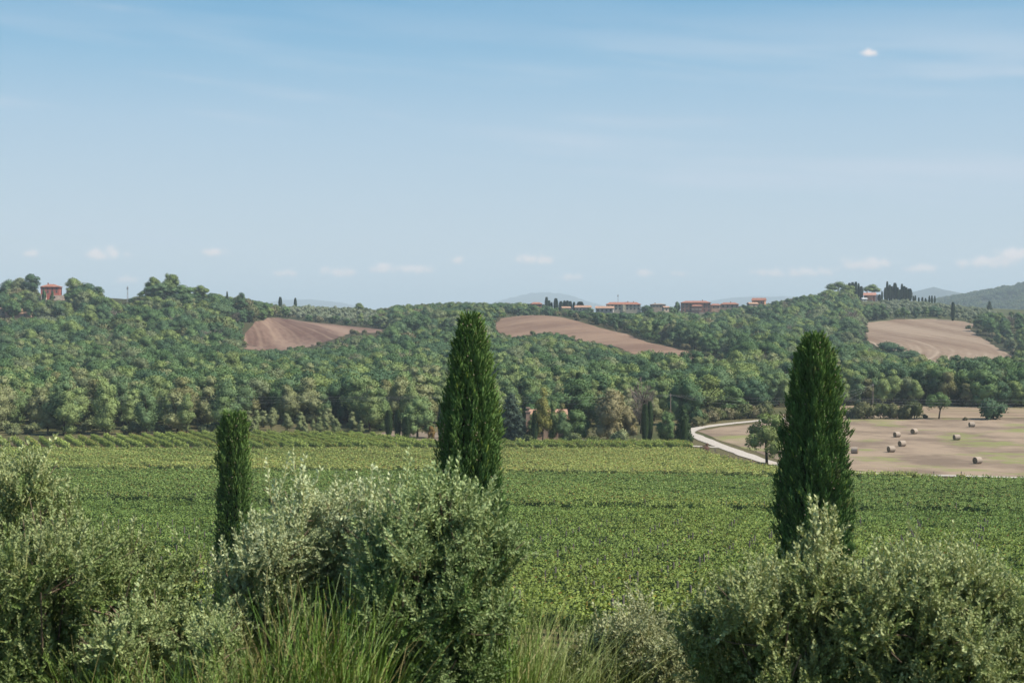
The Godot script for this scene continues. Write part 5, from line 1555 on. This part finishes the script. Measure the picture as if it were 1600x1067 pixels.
var shoots := []
var shootmat: StandardMaterial3D
var twigmat: StandardMaterial3D


func shrub(called: String, label: String, lobes: Array, count: int, s: int, low: Color, tip: Color, silver: float, tallshoots: int) -> void:
	var r := gen(s)
	var foot := Vector3.ZERO
	var top := -99.0
	for l in lobes:
		foot += l[0] / lobes.size()
		top = maxf(top, l[0].y + l[1])
	foot = on(Vector2(foot.x, foot.z), -0.1)
	var o := thing(called, label, "shrub", foot)
	var stem := MB.new()
	var all := lobes.duplicate()
	for l in lobes:   # the shrub goes on down to the ground
		var c: Vector3 = l[0]
		var y: float = c.y - l[1] * 1.1
		while y > foot.y + 0.25:
			all.append([Vector3(lerpf(c.x, foot.x, 0.15), y, c.z), l[1] * 0.85])
			y -= l[1] * 1.1
	for l in lobes:
		for q in 3:
			var e: Vector3 = l[0] - foot + rand_dir(r) * l[1] * 0.55
			var a := Vector3(r.randf_range(-0.15, 0.15), 0, r.randf_range(-0.15, 0.15))
			stem.tube(PackedVector3Array([a, a.lerp(e, 0.35) + Vector3(0, 0.12, 0) + rand_dir(r) * 0.05, a.lerp(e, 0.7) + rand_dir(r) * 0.05, e]), 0.016, 0.004, 5)
	for l in lobes:
		for q in 5:
			var d := (rand_dir(r) + Vector3.UP * 0.9).normalized()
			var e: Vector3 = l[0] - foot + d * l[1] * r.randf_range(0.95, 1.3)
			stem.tube(PackedVector3Array([l[0] - foot, (l[0] - foot).lerp(e, 0.55) + rand_dir(r) * 0.04, e]), 0.006, 0.0018, 4)
	part("stems", stem.mesh(), twigmat, o)
	# every lobe breaks up into boughs, whose leafy ends catch the light and shade what lies under them
	var boughs := []
	for l in all:
		for q in 11:
			var d := rand_dir(r)
			if d.y < -0.35: d.y = -d.y
			boughs.append([l[0] + d * l[1] * r.randf_range(0.55, 0.85), l[1] * r.randf_range(0.26, 0.44), d])
		boughs.append([l[0], l[1] * 0.6, Vector3.UP])
	var total := 0.0
	for l in boughs: total += l[1] * l[1]
	var lists := [[], [], [], []]
	var cols := [[], [], [], []]
	var clump := noise(s + 5, 2.6, 3)
	for l in boughs:
		var n := int(count * l[1] * l[1] / total)
		var tops := 2 if tallshoots > 0 and l[2].y > 0.55 and r.randf() < tallshoots / 14.0 else 0
		for k in n + tops:
			var d: Vector3 = (rand_dir(r) + (l[2] as Vector3) * 0.45 + Vector3.UP * 0.35).normalized()
			var tall := k >= n
			if tall: d = (Vector3(0, 1.0, 0) + rand_dir(r) * 0.6).normalized()
			var p: Vector3 = l[0] + d * l[1] * (0.35 + 0.7 * sqrt(r.randf()))
			var gap := clump.get_noise_3d(p.x, p.y, p.z)
			if not tall and gap < -0.16 and r.randf() < 0.9: continue     # holes between the boughs
			var ax := (d * 0.75 + Vector3.UP * (0.5 if not tall else 1.3) + rand_dir(r) * (0.8 if not tall else 0.4)).normalized()
			var sd := ax.cross(rand_dir(r)).normalized()
			var size := r.randf_range(0.65, 1.35) * (1.25 if tall else 1.0)
			var bs := Basis(sd, ax, sd.cross(ax)).scaled(Vector3.ONE * size)
			var v := r.randi() % 4
			lists[v].append(Transform3D(bs, p - foot - ax * 0.12))
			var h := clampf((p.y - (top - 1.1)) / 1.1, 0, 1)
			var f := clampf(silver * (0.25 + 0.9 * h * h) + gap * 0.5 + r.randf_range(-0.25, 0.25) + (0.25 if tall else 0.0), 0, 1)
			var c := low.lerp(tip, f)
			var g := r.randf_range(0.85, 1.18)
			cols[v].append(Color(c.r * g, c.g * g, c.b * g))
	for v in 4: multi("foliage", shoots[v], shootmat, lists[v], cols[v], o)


func blades_mesh(s: int, count: int, length: float, spread: float, width: float, segs: int, cols: Array) -> ArrayMesh:
	var r := gen(s)
	var b := MB.new()
	for k in count:
		var a := r.randf() * TAU
		var o := Vector3(cos(a), 0, sin(a))
		var l := length * r.randf_range(0.55, 1.1)
		var lean := spread * r.randf_range(0.1, 1.0)
		var base := Vector3(r.randf_range(-1, 1), 0, r.randf_range(-1, 1)) * spread * 0.28 * length
		var side := o.cross(Vector3.UP).rotated(Vector3.UP, r.randf_range(-1.2, 1.2))
		var c: Color = cols[r.randi() % cols.size()]
		var g := r.randf_range(0.75, 1.25)
		c = Color(c.r * g, c.g * g, c.b * g)
		var first := b.v.size()
		for q in segs + 1:
			var t := float(q) / segs
			var p := base + Vector3.UP * (l * t * (1.0 - 0.18 * lean * t)) + o * (l * lean * t * t * 0.75) + Vector3(0, -0.05, 0)
			var w := width * (1.0 - 0.75 * t)
			var nn := (o * 0.5 + Vector3.UP * 0.5 + side.cross(Vector3.UP) * 0.6).normalized()
			b.vert(p - side * w * 0.5, nn, c); b.vert(p + side * w * 0.5, nn, c)
		for q in segs:
			var e := first + q * 2
			b.tri(e, e + 1, e + 3, b.n[e]); b.tri(e, e + 3, e + 2, b.n[e])
	return b.mesh()


func build_front() -> void:
	for k in 4: shoots.append(shoot_mesh(400 + k, 26, 0.21, 0.029, 0.0125))
	shootmat = leafmat(0.48, 0.3, 0.28)
	twigmat = mat(Color(0.16, 0.12, 0.09), 0.9)
	var silver := Color(0.404, 0.458, 0.248)
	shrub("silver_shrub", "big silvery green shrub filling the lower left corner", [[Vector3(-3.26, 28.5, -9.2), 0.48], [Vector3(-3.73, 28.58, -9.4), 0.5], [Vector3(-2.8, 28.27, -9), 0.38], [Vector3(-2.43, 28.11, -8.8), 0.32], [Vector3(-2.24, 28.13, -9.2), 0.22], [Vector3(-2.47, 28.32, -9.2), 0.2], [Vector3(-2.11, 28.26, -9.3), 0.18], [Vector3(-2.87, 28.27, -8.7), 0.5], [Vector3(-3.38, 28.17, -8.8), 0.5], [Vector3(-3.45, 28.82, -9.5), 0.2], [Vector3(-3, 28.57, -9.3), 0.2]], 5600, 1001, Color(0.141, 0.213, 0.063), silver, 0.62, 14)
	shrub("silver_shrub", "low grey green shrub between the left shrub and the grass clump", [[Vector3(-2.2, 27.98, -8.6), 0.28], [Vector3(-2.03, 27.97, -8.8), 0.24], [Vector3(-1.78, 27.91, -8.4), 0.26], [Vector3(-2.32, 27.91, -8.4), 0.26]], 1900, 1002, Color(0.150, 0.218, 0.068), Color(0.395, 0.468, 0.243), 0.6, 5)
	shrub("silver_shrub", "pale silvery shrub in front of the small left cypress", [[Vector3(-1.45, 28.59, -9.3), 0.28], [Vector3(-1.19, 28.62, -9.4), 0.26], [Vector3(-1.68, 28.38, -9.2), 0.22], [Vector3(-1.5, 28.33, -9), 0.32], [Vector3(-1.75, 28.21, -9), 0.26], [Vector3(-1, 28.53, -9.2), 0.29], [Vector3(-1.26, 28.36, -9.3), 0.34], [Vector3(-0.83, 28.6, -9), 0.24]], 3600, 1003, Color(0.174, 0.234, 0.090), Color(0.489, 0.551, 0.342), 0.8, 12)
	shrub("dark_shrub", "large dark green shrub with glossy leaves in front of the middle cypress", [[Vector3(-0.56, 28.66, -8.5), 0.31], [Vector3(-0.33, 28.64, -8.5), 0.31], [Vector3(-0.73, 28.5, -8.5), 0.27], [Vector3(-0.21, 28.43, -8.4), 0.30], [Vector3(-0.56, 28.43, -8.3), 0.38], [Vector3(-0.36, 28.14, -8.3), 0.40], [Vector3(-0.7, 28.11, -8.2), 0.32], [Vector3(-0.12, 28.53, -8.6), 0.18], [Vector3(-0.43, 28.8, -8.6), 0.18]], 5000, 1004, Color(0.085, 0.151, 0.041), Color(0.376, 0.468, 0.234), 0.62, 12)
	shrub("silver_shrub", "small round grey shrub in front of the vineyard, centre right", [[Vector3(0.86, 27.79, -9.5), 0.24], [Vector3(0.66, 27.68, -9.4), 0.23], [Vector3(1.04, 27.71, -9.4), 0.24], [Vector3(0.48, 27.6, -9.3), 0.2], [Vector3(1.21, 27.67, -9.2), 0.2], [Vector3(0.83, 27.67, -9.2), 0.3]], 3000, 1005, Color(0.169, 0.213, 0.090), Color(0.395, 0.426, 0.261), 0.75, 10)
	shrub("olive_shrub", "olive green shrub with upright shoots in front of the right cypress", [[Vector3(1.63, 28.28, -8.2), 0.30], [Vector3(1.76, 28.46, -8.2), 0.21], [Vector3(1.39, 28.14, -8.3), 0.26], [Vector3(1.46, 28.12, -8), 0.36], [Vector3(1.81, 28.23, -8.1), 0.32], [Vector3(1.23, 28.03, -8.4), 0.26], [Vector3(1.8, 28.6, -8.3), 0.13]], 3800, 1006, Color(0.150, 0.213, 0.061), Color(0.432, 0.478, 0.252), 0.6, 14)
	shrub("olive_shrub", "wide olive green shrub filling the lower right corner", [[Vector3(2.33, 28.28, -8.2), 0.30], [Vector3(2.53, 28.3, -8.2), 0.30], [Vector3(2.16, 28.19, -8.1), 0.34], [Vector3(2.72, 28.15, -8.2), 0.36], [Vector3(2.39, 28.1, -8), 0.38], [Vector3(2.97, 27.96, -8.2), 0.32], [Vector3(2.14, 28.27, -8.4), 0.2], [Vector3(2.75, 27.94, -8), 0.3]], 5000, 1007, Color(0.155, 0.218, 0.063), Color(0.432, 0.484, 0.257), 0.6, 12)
	# rush-stemmed broom and long grass
	var broomg := [Color(0.11, 0.20, 0.035), Color(0.085, 0.16, 0.035), Color(0.12, 0.21, 0.04), Color(0.15, 0.215, 0.05), Color(0.22, 0.2, 0.08)]
	var bladem := leafmat(0.5, 0.35, 0.35)
	var kinds := []
	for k in 3: kinds.append(blades_mesh(450 + k, 300, 0.95, 0.75, 0.0085, 6, broomg))
	for k in 2: kinds.append(blades_mesh(455 + k, 620, 0.95, 1.15, 0.005, 6, [Color(0.24, 0.30, 0.10), Color(0.19, 0.26, 0.08), Color(0.30, 0.33, 0.14), Color(0.16, 0.23, 0.07)]))
	var clumps := [[Vector3(-1.18, 27.87, -7.9), 0.70, "tall green rush like broom clump left of the dark shrub"], [Vector3(-0.99, 27.85, -7.8), 0.76, "tall green broom clump touching the dark shrub"], [Vector3(-1.29, 27.81, -7.7), 0.58, "arching green broom clump in front of the pale shrub"], [Vector3(-0.88, 27.87, -7.6), 0.62, "low broom clump at the bottom edge by the dark shrub"], [Vector3(-1.74, 27.84, -7.7), 0.36, "short broom clump at the bottom edge under the grey green shrub"], [Vector3(-2.41, 27.78, -8.2), 0.4, "broom clump in the shade of the big left shrub"], [Vector3(-2.1, 27.76, -8), 0.36, "small broom clump beside the big left shrub"], [Vector3(0, 27.67, -8.5), 0.75, "broom clump at the right foot of the dark shrub"], [Vector3(0.14, 27.63, -8.9), 0.66, "light green grass clump right of the dark shrub"], [Vector3(-0.04, 27.42, -9.6), 0.7, "light green grass clump close behind the right foot of the dark shrub"], [Vector3(0.51, 27.5, -9), 0.55, "short light green grass clump touching the small grey shrub"], [Vector3(0.33, 27.46, -9.2), 0.7, "light green grass clump left of the small grey shrub"], [Vector3(-1.41, 27.86, -7.5), 0.42, "broom clump at the bottom edge left of the tall ones"]]
	var n := 0
	for c in clumps:
		var p: Vector3 = c[0]
		var g := on(Vector2(p.x, p.z), -0.03)
		var o := thing("broom_clump", c[2], "grass clump", g, n * 1.7)
		var tall: float = (p.y + 0.95 * c[1] - g.y) / 0.95
		o.scale = Vector3(0.8 + 0.3 * c[1], tall, 0.8 + 0.3 * c[1])
		part("stalks", kinds[3 + n % 2] if "grass" in c[2] else kinds[n % 3], bladem, o)
		n += 1
	# rough grass on the bank
	var tuft := []
	for k in 3: tuft.append(blades_mesh(470 + k, 26, 0.34, 0.9, 0.007, 3, [Color(0.12, 0.17, 0.045), Color(0.19, 0.21, 0.07), Color(0.26, 0.24, 0.11), Color(0.10, 0.15, 0.04)]))
	var r := gen(480)
	var dry := noise(481, 0.15, 2)
	var where := [[], [], []]
	var tone := [[], [], []]
	var d := 5.0
	while d < 60.0:
		var step := 0.17 + d * 0.011
		var x := -0.38 * d - 1.0
		while x < 0.38 * d + 1.0:
			var p := Vector2(x + r.randf_range(-0.15, 0.15), -d + r.randf_range(-0.15, 0.15))
			x += step
			var s := r.randf_range(0.6, 1.4) * (1.0 + 0.5 * dry.get_noise_2d(p.x, p.y))
			var v := r.randi() % 3
			where[v].append(Transform3D(Basis(Vector3.UP, r.randf() * TAU).scaled(Vector3.ONE * s), on(p)))
			var y := clampf(0.5 + dry.get_noise_2d(p.x * 2.0, p.y * 2.0), 0, 1)
			tone[v].append(Color(0.8 + 0.5 * y, 0.9 + 0.25 * y, 0.9))
		d += step
	var grass := thing("grass", "rough green and straw coloured grass on the bank below the viewer", "grass", Vector3.ZERO, 0, "", "stuff")
	for v in 3: multi("grass_tufts", tuft[v], bladem, where[v], tone[v], grass)


# ---------------------------------------------------------------- scene
func _ready() -> void:
	var cam := Camera3D.new()
	cam.name = "camera"
	add_child(cam)
	cam.position = EYE
	cam.rotation_degrees = Vector3(-1.121, 0, 0)
	var lens := CameraAttributesPhysical.new()
	lens.frustum_focal_length = 72.92   # 35 mm high picture: 27 degrees
	lens.frustum_focus_distance = 60.0
	lens.frustum_near = 0.1
	lens.frustum_far = 40000.0
	lens.exposure_aperture = 9.0
	lens.exposure_multiplier = 1.0
	cam.attributes = lens
	cam.fov = 26.99
	cam.near = 0.1
	cam.far = 40000.0
	cam.current = true
	env = Environment.new()
	env.background_mode = Environment.BG_SKY
	env.sky = make_sky()
	env.tonemap_mode = Environment.TONE_MAPPER_LINEAR
	env.tonemap_exposure = 1.6
	env.sdfgi_enabled = true
	env.ssao_enabled = true
	env.ssil_enabled = true
	env.fog_enabled = true
	env.fog_density = 0.00013
	env.fog_light_color = Color(0.72, 0.88, 1.0).linear_to_srgb()
	var we := WorldEnvironment.new()
	we.name = "world"
	we.environment = env
	add_child(we)
	var sun := DirectionalLight3D.new()
	sun.name = "sun"
	var az := deg_to_rad(106.0)   # to the right, a little behind the viewer
	var el := deg_to_rad(50.0)
	sun.basis = Basis.looking_at(-Vector3(sin(az) * cos(el), sin(el), -cos(az) * cos(el)))
	sun.light_energy = 1.6
	sun.light_color = Color(1.0, 0.955, 0.88)
	sun.light_angular_distance = 0.5
	sun.shadow_enabled = true
	add_child(sun)
	solve_hills()
	var t0 := Time.get_ticks_msec()
	build_ground()
	build_fields()
	make_shapes()
	print("shapes ", Time.get_ticks_msec() - t0)
	build_woods()
	build_lone_trees()
	print("woods ", Time.get_ticks_msec() - t0)
	build_houses()
	build_small_things()
	build_vineyard()
	print("vines ", Time.get_ticks_msec() - t0)
	build_near_cypresses()
	build_front()
	print("all ", Time.get_ticks_msec() - t0, " fov ", cam.fov)
